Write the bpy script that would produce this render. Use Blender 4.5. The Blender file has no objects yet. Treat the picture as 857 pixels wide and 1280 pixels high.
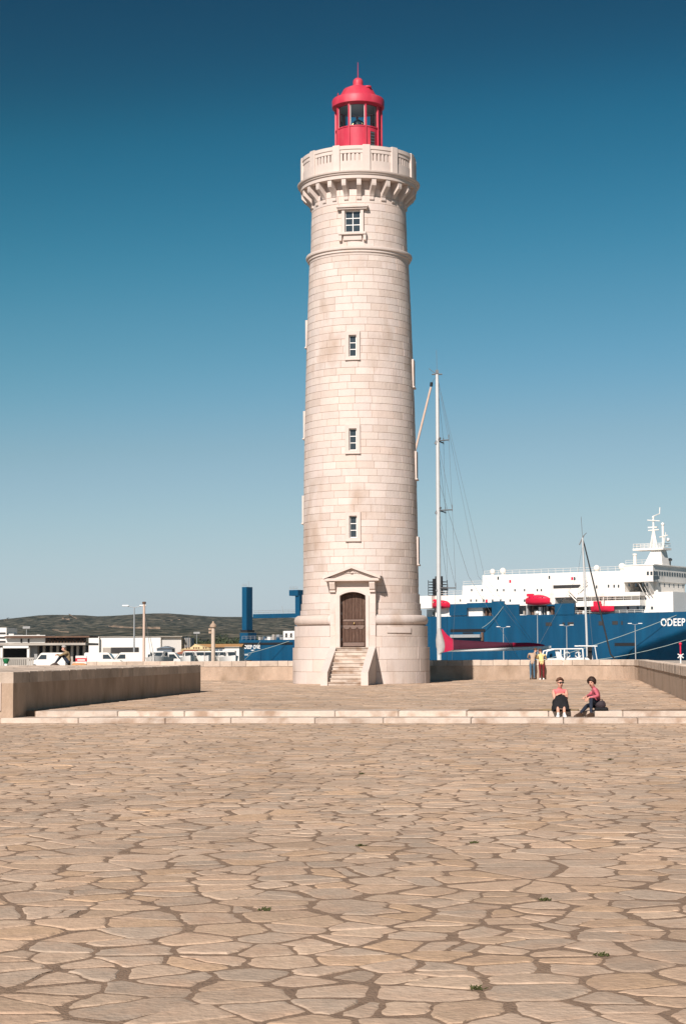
import bpy, bmesh, math, random
from math import sin, cos, pi, radians, sqrt, atan2, asin
from mathutils import Vector, Matrix, noise
random.seed(11)
S = bpy.context.scene
COL = S.collection

# ------------------------------------------------------------------ camera
F_PX = 2200.0                       # focal length in photograph pixels (857 x 1280)
EYE = 1.75
PITCH = math.atan(175.0 / F_PX)
cam_d = bpy.data.cameras.new('camera')
cam = bpy.data.objects.new('camera', cam_d); COL.objects.link(cam)
cam_d.sensor_fit = 'VERTICAL'; cam_d.sensor_height = 36.0
cam_d.lens = F_PX / 1280.0 * 36.0
cam_d.clip_start = 0.1; cam_d.clip_end = 30000
CAM_R = Matrix.Rotation(radians(90) + PITCH, 3, 'X') @ Matrix.Rotation(radians(-0.28), 3, 'Z')
cam.matrix_world = Matrix.Translation((0, 0, EYE)) @ CAM_R.to_4x4()
S.camera = cam

# ------------------------------------------------------------------ sky, sun, exposure
SUN_EL = radians(36.0)
SUN_AZ = radians(199.3)             # clockwise from +Y: behind the camera, a little to its left
world = bpy.data.worlds.new('World'); S.world = world; world.use_nodes = True
wn = world.node_tree.nodes; wl = world.node_tree.links
bg = wn['Background']
sky = wn.new('ShaderNodeTexSky'); sky.sky_type = 'NISHITA'; sky.sun_disc = False
sky.sun_elevation = SUN_EL; sky.sun_rotation = SUN_AZ
sky.altitude = 0; sky.air_density = 1.0; sky.dust_density = 0.15; sky.ozone_density = 3.0
sc0 = wn.new('ShaderNodeVectorMath'); sc0.operation = 'SCALE'; sc0.inputs['Scale'].default_value = 0.05
cv = wn.new('ShaderNodeRGBCurve'); cm = cv.mapping; cm.extend = 'HORIZONTAL'
GRADE = (((.05, .003), (.076, .007), (.102, .018), (.15, .080), (.25, .255), (.41, .41), (.8, .53), (1.0, .56)),
         ((.09, .026), (.133, .052), (.171, .122), (.242, .245), (.361, .395), (.456, .475), (.8, .58), (1.0, .60)),
         ((.15, .050), (.231, .103), (.287, .218), (.361, .362), (.43, .465), (.56, .53), (.8, .58), (1.0, .60)))
for ci, pts_c in enumerate(GRADE):                        # film-like contrast of the whole sky, the same in every direction
    c_ = cm.curves[ci]
    for p_ in pts_c: c_.points.new(*p_)
cm.update()
sc1 = wn.new('ShaderNodeVectorMath'); sc1.operation = 'SCALE'; sc1.inputs['Scale'].default_value = 20.0
wl.new(sky.outputs[0], sc0.inputs[0]); sep = wn.new('ShaderNodeSeparateColor'); com = wn.new('ShaderNodeCombineColor')
def wm(op, a, b_):
    x = wn.new('ShaderNodeMath'); x.operation = op
    for k_, q_ in enumerate((a, b_)):
        if isinstance(q_, float): x.inputs[k_].default_value = q_
        else: wl.new(q_, x.inputs[k_])
    return x.outputs[0]
wl.new(sc0.outputs[0], sep.inputs[0])
lowsun = wm('MAXIMUM', wm('SUBTRACT', sep.outputs[0], 0.22), 0.0)     # clean the yellowish cast out of the low sky
wl.new(sep.outputs[0], com.inputs[0]); wl.new(wm('ADD', sep.outputs[1], wm('MULTIPLY', lowsun, 0.22)), com.inputs[1]); wl.new(wm('ADD', sep.outputs[2], wm('MULTIPLY', lowsun, 0.95)), com.inputs[2])
wl.new(com.outputs[0], cv.inputs['Color']); wl.new(cv.outputs[0], sc1.inputs[0]); wl.new(sc1.outputs[0], bg.inputs['Color'])
bg.inputs['Strength'].default_value = 0.05
sun_d = bpy.data.lights.new('sun', 'SUN'); sun_d.energy = 5.0; sun_d.angle = radians(0.5)
sun_d.color = (1.0, 0.912, 0.85)
sun = bpy.data.objects.new('sun', sun_d); COL.objects.link(sun)
SUN_DIR = Vector((sin(SUN_AZ) * cos(SUN_EL), cos(SUN_AZ) * cos(SUN_EL), sin(SUN_EL)))
sun.rotation_euler = SUN_DIR.to_track_quat('Z', 'Y').to_euler()
sun.location = (-20, -40, 60)
S.view_settings.view_transform = 'Standard'; S.view_settings.look = 'None'
S.view_settings.exposure = 0.34; S.view_settings.gamma = 1.0
S.view_settings.use_curve_mapping = False
S.render.engine = 'CYCLES'
S.cycles.use_denoising = True
S.cycles.max_bounces = 6

# ------------------------------------------------------------------ pixel helpers (photo pixel -> point on a plane at a given depth)
def ray(px, py):
    return CAM_R @ Vector(((px - 428.5) / F_PX, -(py - 640) / F_PX, -1))
def P(px, py, D):
    d = ray(px, py); k = D / d.y
    return Vector((d.x * k, D, EYE + d.z * k))
ROT = radians(-7.4)                 # the mole is turned a little against the view
def M2W(u, v): return Vector((u * cos(ROT) - v * sin(ROT), u * sin(ROT) + v * cos(ROT)))
def W2M(x, y): return Vector((x * cos(-ROT) - y * sin(-ROT), x * sin(-ROT) + y * cos(-ROT)))

# ------------------------------------------------------------------ materials
def mat(name, col, var=0.12, scale=3.0, rough=0.8, bump=0.0, bscale=20.0, isl=0.0, col2=None, s2=0.6, lo=0.5, hi=0.7,
        metallic=0.0, spec=0.3, stretch=None, bdist=0.02, ramp=None, big=0.0):
    m = bpy.data.materials.new(name); m.use_nodes = True
    nt = m.node_tree; n = nt.nodes; l = nt.links
    b = n['Principled BSDF']; b.inputs['Roughness'].default_value = rough
    b.inputs['Metallic'].default_value = metallic
    b.inputs['Specular IOR Level'].default_value = spec
    geo = n.new('ShaderNodeNewGeometry')
    vec = geo.outputs['Position']
    if stretch:
        vm = n.new('ShaderNodeVectorMath'); vm.operation = 'MULTIPLY'; vm.inputs[1].default_value = stretch
        l.new(vec, vm.inputs[0]); vec = vm.outputs[0]
    nz = n.new('ShaderNodeTexNoise'); nz.inputs['Scale'].default_value = scale; nz.inputs['Detail'].default_value = 6
    nz.inputs['Roughness'].default_value = 0.65
    l.new(vec, nz.inputs['Vector'])
    mr = n.new('ShaderNodeMapRange'); mr.inputs[1].default_value = 0.25; mr.inputs[2].default_value = 0.75
    mr.inputs[3].default_value = 1 - var; mr.inputs[4].default_value = 1 + var
    l.new(nz.outputs['Fac'], mr.inputs[0])
    fac = mr.outputs[0]
    oi = n.new('ShaderNodeObjectInfo'); rs_ = n.new('ShaderNodeMath'); rs_.operation = 'ADD'       # one random number for every loose piece
    l.new(oi.outputs['Random'], rs_.inputs[0]); l.new(geo.outputs['Random Per Island'], rs_.inputs[1])
    wr_ = n.new('ShaderNodeTexWhiteNoise'); wr_.noise_dimensions = '1D'; l.new(rs_.outputs[0], wr_.inputs['W'])
    if big:                                                         # broad weathering
        nb_ = n.new('ShaderNodeTexNoise'); nb_.inputs['Scale'].default_value = 0.35; nb_.inputs['Detail'].default_value = 4; l.new(geo.outputs['Position'], nb_.inputs['Vector'])
        mb_ = n.new('ShaderNodeMapRange'); mb_.inputs[1].default_value = 0.3; mb_.inputs[2].default_value = 0.7; mb_.inputs[3].default_value = 1-big; mb_.inputs[4].default_value = 1+big
        mq_ = n.new('ShaderNodeMath'); mq_.operation = 'MULTIPLY'; l.new(nb_.outputs['Fac'], mb_.inputs[0]); l.new(fac, mq_.inputs[0]); l.new(mb_.outputs[0], mq_.inputs[1]); fac = mq_.outputs[0]
    if isl:
        mi = n.new('ShaderNodeMapRange'); mi.inputs[3].default_value = 1 - isl; mi.inputs[4].default_value = 1 + isl
        l.new(wr_.outputs['Value'], mi.inputs[0])
        mm = n.new('ShaderNodeMath'); mm.operation = 'MULTIPLY'
        l.new(fac, mm.inputs[0]); l.new(mi.outputs[0], mm.inputs[1]); fac = mm.outputs[0]
    base = n.new('ShaderNodeRGB'); base.outputs[0].default_value = (*col, 1); cs = base.outputs[0]
    if ramp:
        rp_ = n.new('ShaderNodeValToRGB'); rp_.color_ramp.interpolation = 'CONSTANT'
        wn_ = n.new('ShaderNodeTexWhiteNoise'); wn_.noise_dimensions = '1D'; l.new(wr_.outputs['Value'], wn_.inputs['W']); l.new(wn_.outputs['Value'], rp_.inputs[0])
        while len(rp_.color_ramp.elements) < len(ramp): rp_.color_ramp.elements.new(0.5)
        for k_, (e_, c_) in enumerate(zip(rp_.color_ramp.elements, ramp)): e_.position = k_/len(ramp); e_.color = (*c_, 1)
        cs = rp_.outputs[0]
    if col2:
        n2 = n.new('ShaderNodeTexNoise'); n2.inputs['Scale'].default_value = s2; n2.inputs['Detail'].default_value = 5
        l.new(vec, n2.inputs['Vector'])
        m2 = n.new('ShaderNodeMapRange'); m2.inputs[1].default_value = lo; m2.inputs[2].default_value = hi
        l.new(n2.outputs['Fac'], m2.inputs[0])
        mx = n.new('ShaderNodeMixRGB'); mx.inputs[2].default_value = (*col2, 1)
        l.new(m2.outputs[0], mx.inputs[0]); l.new(cs, mx.inputs[1]); cs = mx.outputs[0]
    sc = n.new('ShaderNodeVectorMath'); sc.operation = 'SCALE'
    l.new(cs, sc.inputs[0]); l.new(fac, sc.inputs['Scale'])
    l.new(sc.outputs[0], b.inputs['Base Color'])
    if bump:
        nb = n.new('ShaderNodeTexNoise'); nb.inputs['Scale'].default_value = bscale; nb.inputs['Detail'].default_value = 5
        l.new(vec, nb.inputs['Vector'])
        bp = n.new('ShaderNodeBump'); bp.inputs['Strength'].default_value = bump; bp.inputs['Distance'].default_value = bdist
        l.new(nb.outputs['Fac'], bp.inputs['Height']); l.new(bp.outputs[0], b.inputs['Normal'])
    return m

LIME = (0.595, 0.502, 0.448)
MT = {
 'ashlar': mat('limestone_ashlar', LIME, 0.07, 2.5, 0.85, 0.5, 16, 0.04, (0.42, 0.315, 0.245), 0.62, 0.56, 0.76, stretch=(1, 1, .55), ramp=[LIME, (0.60, 0.51, 0.45), (0.575, 0.485, 0.43), (0.61, 0.515, 0.465), (0.55, 0.455, 0.395), (0.60, 0.49, 0.425), (0.585, 0.50, 0.45), (0.62, 0.53, 0.475)]),
 'trim': mat('limestone_trim', (0.595, 0.505, 0.45), 0.06, 3.0, 0.85, 0.2, 25, 0.03, (0.54, 0.435, 0.355), 0.9, 0.58, 0.8),
 'mortar': mat('mortar', (0.40, 0.295, 0.23), 0.15, 6, 0.95, 0.4, 60),
 'flag': mat('flagstone', (0.415, 0.312, 0.238), 0.20, 9.0, 0.85, 0.8, 24, 0.08, (0.47, 0.325, 0.225), 2.6, 0.46, 0.72, bdist=0.015, big=0.13, ramp=[(0.475, 0.350, 0.252), (0.446, 0.339, 0.252), (0.508, 0.361, 0.250), (0.418, 0.322, 0.242), (0.492, 0.366, 0.268), (0.520, 0.383, 0.273), (0.452, 0.322, 0.221), (0.486, 0.333, 0.215), (0.401, 0.300, 0.221)]),
 'joint': mat('joint_sand', (0.24, 0.162, 0.11), 0.25, 9.0, 0.95, 0.9, 45, 0, (0.27, 0.182, 0.122), 0.6, 0.45, 0.7),
 'stucco': mat('rendered_wall', (0.43, 0.318, 0.235), 0.18, 2.6, 0.92, 1.0, 20, 0, (0.30, 0.215, 0.15), 0.9, 0.50, 0.72, stretch=(1, 1, .5)),
 'coping': mat('coping_stone', (0.50, 0.405, 0.325), 0.16, 4.0, 0.88, 0.6, 26, 0.17, (0.37, 0.285, 0.215), 1.2, 0.5, 0.75),
 'step': mat('step_marble', (0.53, 0.44, 0.365), 0.12, 3.5, 0.8, 0.5, 22, 0.10, (0.35, 0.245, 0.175), 1.8, 0.48, 0.66),
 'red': mat('lantern_red_paint', (0.50, 0.034, 0.066), 0.12, 3, 0.5, 0.25, 9, 0, (0.56, 0.075, 0.10), 1.4, 0.46, 0.68, spec=0.35, stretch=(1, 1, .4)),
 'white': mat('white_paint', (0.78, 0.76, 0.72), 0.04, 2, 0.5, 0, 10, 0),
 'shipwhite': mat('ship_white_paint', (0.80, 0.76, 0.70), 0.05, 0.3, 0.5, 0, 10, 0, (0.66, 0.58, 0.49), 0.35, 0.56, 0.8, stretch=(1, 1, .25)),
 'shipblue': mat('ship_blue_paint', (0.0, 0.053, 0.118), 0.20, 0.5, 0.5, 0.3, 0.35, 0, (0.0, 0.066, 0.14), 0.3, 0.45, 0.75, stretch=(1, 1, .12), spec=0.3, bdist=.4),
 'black': mat('black_paint', (0.012, 0.012, 0.014), 0.2, 5, 0.6),
 'dark': mat('dark_recess_and_shade', (0.035, 0.033, 0.032), 0.3, 0.8, 0.8),  # dark glazing and openings, and the shade painted on the ship's decks
 'wood': mat('old_door_wood', (0.085, 0.045, 0.030), 0.28, 6, 0.6, 0.5, 40, 0, (0.14, 0.085, 0.06), 3, 0.5, 0.75, stretch=(6, 6, .7)),
 'woodpale': mat('worn_door_rail', (0.19, 0.13, 0.105), 0.2, 8, 0.7, 0.4, 30),
 'brass': mat('brass', (0.50, 0.36, 0.16), 0.1, 8, 0.35, metallic=0.9),
 'glassdark': mat('window_glass', (0.03, 0.042, 0.05), 0.2, 3, 0.12, spec=0.6),
 'alu': mat('mast_aluminium', (0.62, 0.61, 0.59), 0.06, 2, 0.38, metallic=0.25),
 'wire': mat('steel_wire', (0.17, 0.17, 0.17), 0.1, 3, 0.5, metallic=0.2),
 'sailred': mat('crimson_sail_cover', (0.40, 0.008, 0.045), 0.15, 3, 0.75, 0.3, 9),
 'saildark': mat('dark_maroon_cover', (0.055, 0.006, 0.018), 0.2, 3, 0.8, 0.3, 9),
 'sailgrey': mat('grey_canvas', (0.46, 0.42, 0.39), 0.1, 3, 0.85, 0.3, 9),
 'peach': mat('furled_sail_cloth', (0.58, 0.42, 0.33), 0.1, 3, 0.8),
 'lifered': mat('lifeboat_red', (0.62, 0.012, 0.05), 0.08, 1, 0.45),
 'steel': mat('galvanised_steel', (0.36, 0.37, 0.37), 0.1, 3, 0.55, metallic=0.3),
 'grey': mat('grey_paint', (0.30, 0.30, 0.29), 0.12, 1, 0.7),
 'rust': mat('rusty_iron', (0.13, 0.075, 0.05), 0.3, 1.5, 0.85),
 'concrete': mat('concrete', (0.40, 0.36, 0.31), 0.12, 0.5, 0.9, 0.3, 8, 0, (0.31, 0.27, 0.23), 0.2, 0.5, 0.7),
 'shedwhite': mat('warehouse_cladding', (0.72, 0.69, 0.64), 0.04, 0.3, 0.75),
 'shedgrey': mat('warehouse_side_cladding', (0.50, 0.48, 0.45), 0.05, 0.3, 0.75),
 'cream': mat('cream_facade', (0.66, 0.50, 0.27), 0.06, 0.6, 0.8),
 'tile': mat('red_roof_tiles', (0.33, 0.12, 0.075), 0.2, 1.5, 0.85),
 'ochre': mat('ochre_roof', (0.46, 0.25, 0.10), 0.15, 0.5, 0.85),
 'slate': mat('slate_blue_cladding', (0.13, 0.16, 0.19), 0.1, 0.5, 0.7),
 'weed': mat('weed_leaves', (0.06, 0.065, 0.02), 0.3, 20, 0.7),
 'green': mat('green_lamp_paint', (0.01, 0.15, 0.055), 0.1, 6, 0.4),
 'rope': mat('mooring_rope', (0.30, 0.36, 0.33), 0.1, 2, 0.9),
 'skin': mat('skin', (0.56, 0.30, 0.215), 0.07, 12, 0.55),
 'hairbrown': mat('brown_hair', (0.11, 0.05, 0.028), 0.35, 40, 0.55, 0.5, 90),
 'hairdark': mat('dark_hair', (0.035, 0.018, 0.012), 0.3, 40, 0.5, 0.5, 90),
 'hairgrey': mat('grey_hair', (0.30, 0.28, 0.26), 0.25, 40, 0.6, 0.5, 90),
 'pinktop': mat('pink_top', (0.68, 0.17, 0.17), 0.12, 14, 0.85, 0.4, 30),
 'blouse': mat('red_checked_blouse', (0.46, 0.10, 0.13), 0.30, 26, 0.85, 0.5, 18, 0, (0.56, 0.16, 0.19), 12, 0.5, 0.6),
 'blackcloth': mat('black_cloth', (0.012, 0.012, 0.014), 0.3, 12, 0.9, 0.5, 20),
 'jeans': mat('dark_jeans', (0.020, 0.026, 0.042), 0.25, 12, 0.9, 0.5, 20),
 'bluejeans': mat('blue_jeans', (0.075, 0.14, 0.20), 0.2, 12, 0.9, 0.5, 20),
 'maroon': mat('maroon_trousers', (0.16, 0.018, 0.02), 0.2, 12, 0.9, 0.5, 20),
 'beige': mat('beige_jacket', (0.40, 0.29, 0.21), 0.12, 10, 0.9, 0.5, 16),
 'olive': mat('olive_brown_jacket', (0.26, 0.185, 0.10), 0.2, 10, 0.9, 0.5, 16),
 'yellow': mat('pale_yellow_top', (0.66, 0.50, 0.22), 0.1, 10, 0.9, 0.4, 16),
 'shoewhite': mat('white_shoe', (0.72, 0.70, 0.67), 0.05, 10, 0.6),
 'shoebrown': mat('brown_shoe', (0.06, 0.035, 0.022), 0.2, 10, 0.55),
 'bag': mat('purple_grey_bag', (0.035, 0.025, 0.03), 0.25, 14, 0.7, 0.5, 25),
 'paper': mat('paper_label', (0.70, 0.66, 0.62), 0.05, 6, 0.8),
 'boxred': mat('red_box_print', (0.52, 0.035, 0.05), 0.1, 6, 0.7),
 'orange': mat('tan_cloth_bag', (0.50, 0.24, 0.10), 0.15, 8, 0.9, 0.4, 16),
 'foliage': mat('far_tree_leaves', (0.045, 0.06, 0.028), 0.35, 0.3, 0.9),
 'quay': mat('quay_concrete', (0.30, 0.26, 0.22), 0.12, 0.1, 0.95),
 'track': mat('bare_earth', (0.27, 0.19, 0.13), 0.2, 0.05, 0.95),
 'field': mat('dry_land', (0.20, 0.16, 0.09), 0.3, 0.01, 0.95, 0, 1, 0, (0.05, 0.06, 0.03), 0.006, 0.42, 0.6),
}
# window glass with a real transparent pane for the lantern room
def glass_mat():
    m = bpy.data.materials.new('lantern_glass'); m.use_nodes = True
    n = m.node_tree.nodes; l = m.node_tree.links; n.remove(n['Principled BSDF'])
    t = n.new('ShaderNodeBsdfTransparent'); t.inputs[0].default_value = (0.95, 0.97, 0.97, 1)
    g = n.new('ShaderNodeBsdfGlossy'); g.inputs['Roughness'].default_value = 0.03
    fr = n.new('ShaderNodeFresnel'); fr.inputs['IOR'].default_value = 1.6
    mx = n.new('ShaderNodeMixShader')
    l.new(fr.outputs[0], mx.inputs[0]); l.new(t.outputs[0], mx.inputs[1]); l.new(g.outputs[0], mx.inputs[2])
    l.new(mx.outputs[0], n['Material Output'].inputs[0]); return m
MT['glass'] = glass_mat()
def water_mat():
    m = mat('sea_water', (0.015, 0.05, 0.065), 0.1, 0.2, 0.08, 0.35, 1.2, spec=0.5, bdist=0.15); return m
MT['water'] = water_mat()
def hill_mat():
    m = bpy.data.materials.new('scrub_hillside'); m.use_nodes = True
    n = m.node_tree.nodes; l = m.node_tree.links; b = n['Principled BSDF']; b.inputs['Roughness'].default_value = 1.0
    b.inputs['Specular IOR Level'].default_value = 0.0
    g = n.new('ShaderNodeNewGeometry')
    def nz(sc, d=6, r=0.6):
        x = n.new('ShaderNodeTexNoise'); x.inputs['Scale'].default_value = sc; x.inputs['Detail'].default_value = d
        x.inputs['Roughness'].default_value = r; l.new(g.outputs['Position'], x.inputs['Vector']); return x.outputs['Fac']
    def ramp(f, stops):
        r = n.new('ShaderNodeValToRGB'); l.new(f, r.inputs[0])
        while len(r.color_ramp.elements) < len(stops): r.color_ramp.elements.new(0.5)
        for e, (p, c) in zip(r.color_ramp.elements, stops): e.position = p; e.color = (*c, 1)
        return r.outputs[0]
    bush = ramp(nz(0.05, 3, 0.7), [(0.40, (0.008, 0.013, 0.009)), (0.50, (0.045, 0.048, 0.033)), (0.62, (0.17, 0.145, 0.105))])
    bare = ramp(nz(0.007, 8, 0.75), [(0.58, (0, 0, 0)), (0.62, (1, 1, 1))])
    mx = n.new('ShaderNodeMixRGB'); mx.inputs[2].default_value = (0.21, 0.16, 0.11, 1)
    ms = n.new('ShaderNodeMath'); ms.operation = 'MULTIPLY'; ms.inputs[1].default_value = 0.6
    l.new(bare, ms.inputs[0]); l.new(ms.outputs[0], mx.inputs[0]); l.new(bush, mx.inputs[1])
    l.new(mx.outputs[0], b.inputs['Base Color'])
    return m
MT['hill'] = hill_mat()

# ------------------------------------------------------------------ mesh builder
class MB:
    def __init__(s): s.v = []; s.f = []; s.m = []; s.smooth = []; s.mats = []
    def mi(s, m):
        if m not in s.mats: s.mats.append(m)
        return s.mats.index(m)
    def add(s, vs, fs, m=None, smooth=False):
        o = len(s.v); s.v += [tuple(q) for q in vs]
        k = s.mi(m) if m else 0
        for f in fs: s.f.append(tuple(i + o for i in f)); s.m.append(k); s.smooth.append(smooth)
        return s
    def box(s, x0, x1, y0, y1, z0, z1, m=None):
        vs = [(x0,y0,z0),(x1,y0,z0),(x1,y1,z0),(x0,y1,z0),(x0,y0,z1),(x1,y0,z1),(x1,y1,z1),(x0,y1,z1)]
        return s.add(vs, [(3,2,1,0),(4,5,6,7),(0,1,5,4),(1,2,6,5),(2,3,7,6),(3,0,4,7)], m)
    def bbox(s, x0, x1, y0, y1, z0, z1, b=0.01, m=None):            # box with chamfered edges
        vs = []; 
        for (z, i) in ((z0, b), (z0 + b, 0), (z1 - b, 0), (z1, b)):
            for (x, y) in ((x0+i+b,y0+i),(x1-i-b,y0+i),(x1-i,y0+i+b),(x1-i,y1-i-b),(x1-i-b,y1-i),(x0+i+b,y1-i),(x0+i,y1-i-b),(x0+i,y0+i+b)):
                vs.append((x, y, z))
        fs = [tuple(range(7, -1, -1)), tuple(range(24, 32))]
        for r in range(3):
            for k in range(8): fs.append((r*8+k, r*8+(k+1)%8, r*8+8+(k+1)%8, r*8+8+k))
        return s.add(vs, fs, m)
    def prism(s, poly, axis, a, b, m=None):                          # polygon (2D) extruded along an axis
        n = len(poly)
        def q(p, t):
            return {'y': (p[0], t, p[1]), 'x': (t, p[0], p[1]), 'z': (p[0], p[1], t)}[axis]
        vs = [q(p, a) for p in poly] + [q(p, b) for p in poly]
        fs = [tuple(range(n)), tuple(range(2*n-1, n-1, -1))] + [(i+n, (i+1) % n + n, (i+1) % n, i) for i in range(n)]
        return s.add(vs, fs, m)
    def lathe(s, prof, n=48, a0=0, a1=2*pi, m=None, smooth=True, cx=0, cy=0):
        full = abs(a1 - a0 - 2*pi) < 1e-6
        k = n if full else n + 1; vs = []
        for i in range(k):
            a = a0 + (a1 - a0) * i / n
            for (r, z) in prof: vs.append((cx + r*sin(a), cy - r*cos(a), z))
        p = len(prof); fs = []
        for i in range(n):
            j = (i + 1) % k
            for t in range(p - 1): fs.append((i*p+t, j*p+t, j*p+t+1, i*p+t+1))
        return s.add(vs, fs, m, smooth)
    def tube(s, pts, r, n=6, m=None, cap=True, smooth=True):
        pts = [Vector(p) for p in pts]; rs = r if isinstance(r, (list, tuple)) else [r]*len(pts)
        vs = []; up = None
        for i, p in enumerate(pts):
            d = (pts[min(i+1, len(pts)-1)] - pts[max(i-1, 0)]).normalized()
            if up is None:
                up = Vector((0, 0, 1)) if abs(d.z) < 0.9 else Vector((1, 0, 0))
            x = d.cross(up).normalized(); y = x.cross(d).normalized(); up = y
            for k in range(n):
                a = 2*pi*k/n; vs.append(p + (x*cos(a) + y*sin(a)) * rs[i])
        fs = []
        for i in range(len(pts)-1):
            for k in range(n): fs.append((i*n+k, i*n+(k+1) % n, (i+1)*n+(k+1) % n, (i+1)*n+k))
        s.add(vs, fs, m, smooth)
        if cap:
            o = len(s.v) - len(vs)
            kk = s.mi(m) if m else 0
            for f in (tuple(range(n-1, -1, -1)), tuple(range((len(pts)-1)*n, len(pts)*n))):
                s.f.append(tuple(i+o for i in f)); s.m.append(kk); s.smooth.append(False)
        return s
    def loft(s, rings, m=None, smooth=True, closed=True, caps=True):
        n = len(rings[0]); vs = [q for r in rings for q in r]; fs = []
        for i in range(len(rings)-1):
            for k in range(n if closed else n-1):
                fs.append((i*n+k, i*n+(k+1) % n, (i+1)*n+(k+1) % n, (i+1)*n+k))
        if caps: fs += [tuple(range(n-1, -1, -1)), tuple(range((len(rings)-1)*n, len(rings)*n))]
        return s.add(vs, fs, m, smooth)
    def ball(s, c, r, n=12, m=None, sc=(1, 1, 1)):
        rings = max(4, n//2); vs = []; fs = []
        for i in range(rings+1):
            t = pi*i/rings
            for k in range(n):
                a = 2*pi*k/n
                vs.append((c[0]+r*sc[0]*sin(t)*cos(a), c[1]+r*sc[1]*sin(t)*sin(a), c[2]-r*sc[2]*cos(t)))
        for i in range(rings):
            for k in range(n): fs.append((i*n+k, i*n+(k+1) % n, (i+1)*n+(k+1) % n, (i+1)*n+k))
        return s.add(vs, fs, m, True)
    def mesh(s, name, material=None):
        me = bpy.data.meshes.new(name); me.from_pydata(s.v, [], s.f)
        ms = s.mats if s.mats else [material]
        for k in ms:
            if k is not None: me.materials.append(MT[k] if isinstance(k, str) else k)
        me.polygons.foreach_set('material_index', s.m)
        me.polygons.foreach_set('use_smooth', s.smooth)
        me.update()
        if any(s.smooth): me.set_sharp_from_angle(angle=radians(38))
        return me
    def build(s, name, material=None, parent=None, fix=True):
        me = s.mesh(name, material)
        if fix:
            bm = bmesh.new(); bm.from_mesh(me)
            bmesh.ops.recalc_face_normals(bm, faces=bm.faces); bm.to_mesh(me); bm.free()
        o = bpy.data.objects.new(name, me); COL.objects.link(o)
        if parent: o.parent = parent
        return o
def empty(name, loc=(0, 0, 0), rz=0.0):
    o = bpy.data.objects.new(name, None); COL.objects.link(o)
    o.location = loc; o.rotation_euler = (0, 0, rz); o.empty_display_size = 0.3
    return o
def tag(o, label=None, cat=None, group=None, kind=None):
    if label: o['label'] = label
    if cat: o['category'] = cat
    if group: o['group'] = group
    if kind: o['kind'] = kind
    return o
def children_of(o): return [c for c in bpy.data.objects if c.parent == o]
def copy_tree(o, parent=None, kids=None):
    c = o.copy(); COL.objects.link(c); c.parent = parent
    for ch in (kids or KIDS(o)): copy_tree(ch, c)
    return c
def KIDS(o): return list(o.children)
# ================================================================== SETTING
Z_T = 0.26                          # terrace level above the plaza
V_S1, V_S2 = 43.2, 44.3             # fronts of the two long steps
U_L, U_R = -14.1, 3.25              # inner faces of the left bastion and the right parapet
V_BACK = 93.4
V_BAST = 66.2
WALL_H = 1.03

def sheet(name, pts, z, m, parent=None):
    b = MB(); b.add([(x, y, z) for x, y in pts], [tuple(range(len(pts)))]); o = b.build(name, m, parent, fix=False)
    return o
water = sheet('water', [(-9000, -400), (9000, -400), (9000, 9000), (-9000, 9000)], -2.2, 'water'); tag(water, kind='structure')

b = MB(); b.box(-45, 40, -60, 99.0, -5, -0.03); mole = b.build('mole', 'concrete'); mole.rotation_euler.z = ROT; tag(mole, kind='structure')

# ---- irregular flagstones: cells of a jittered point set, clipped against shifted bisectors so every joint has its own width
def flag_cells(pts, cell, keep):
    grid = {}
    for i, p in enumerate(pts): grid.setdefault((int(p[0]//cell), int(p[1]//cell)), []).append(i)
    out = []
    for i, p in enumerate(pts):
        if not keep(p): continue
        gx, gy = int(p[0]//cell), int(p[1]//cell); nb = []
        for dx in (-2, -1, 0, 1, 2):
            for dy in (-2, -1, 0, 1, 2):
                for j in grid.get((gx+dx, gy+dy), ()):
                    if j != i:
                        q = pts[j]; nb.append(((q[0]-p[0])**2 + (q[1]-p[1])**2, j))
        nb.sort(); R = 1.6*cell
        poly = [(-R, -R), (R, -R), (R, R), (-R, R)]
        rmax = R*1.42
        for d2, j in nb[:16]:
            d = sqrt(d2)
            q = pts[j]; nx, ny = (q[0]-p[0])/d, (q[1]-p[1])/d
            hsh = (min(i, j)*7919 + max(i, j)*104729) % 1000 / 1000.0
            g = 0.005 + 0.030*hsh**2.4
            c = d/2 - g
            if c > rmax: break
            new = []; n = len(poly)
            for k in range(n):
                a = poly[k]; bb = poly[(k+1) % n]
                da = a[0]*nx + a[1]*ny - c; db = bb[0]*nx + bb[1]*ny - c
                if da <= 0: new.append(a)
                if (da < 0 < db) or (db < 0 < da):
                    t = da/(da-db); new.append((a[0]+(bb[0]-a[0])*t, a[1]+(bb[1]-a[1])*t))
            poly = new
            if len(poly) < 3: break
            rmax = max(sqrt(x*x+y*y) for x, y in poly)
        if len(poly) >= 3: out.append((p, poly))
    return out
def area(poly):
    return 0.5*sum(poly[k][0]*poly[(k+1) % len(poly)][1]-poly[(k+1) % len(poly)][0]*poly[k][1] for k in range(len(poly)))
def stone_pts(u0, u1, v0, v1, cu, cv, rnd):
    pts = []
    v = v0; row = 0
    while v < v1:
        u = u0 + rnd.uniform(0, cu)
        while u < u1:
            k = rnd.random()
            if k > 0.22: pts.append((u + rnd.uniform(-.46, .46)*cu, v + rnd.uniform(-.48, .48)*cv))
            if k > 0.84: pts.append((u + rnd.uniform(-.5, .5)*cu, v + rnd.uniform(-.5, .5)*cv))
            u += cu*rnd.uniform(.7, 1.3)
        v += cv
    return pts
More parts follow.
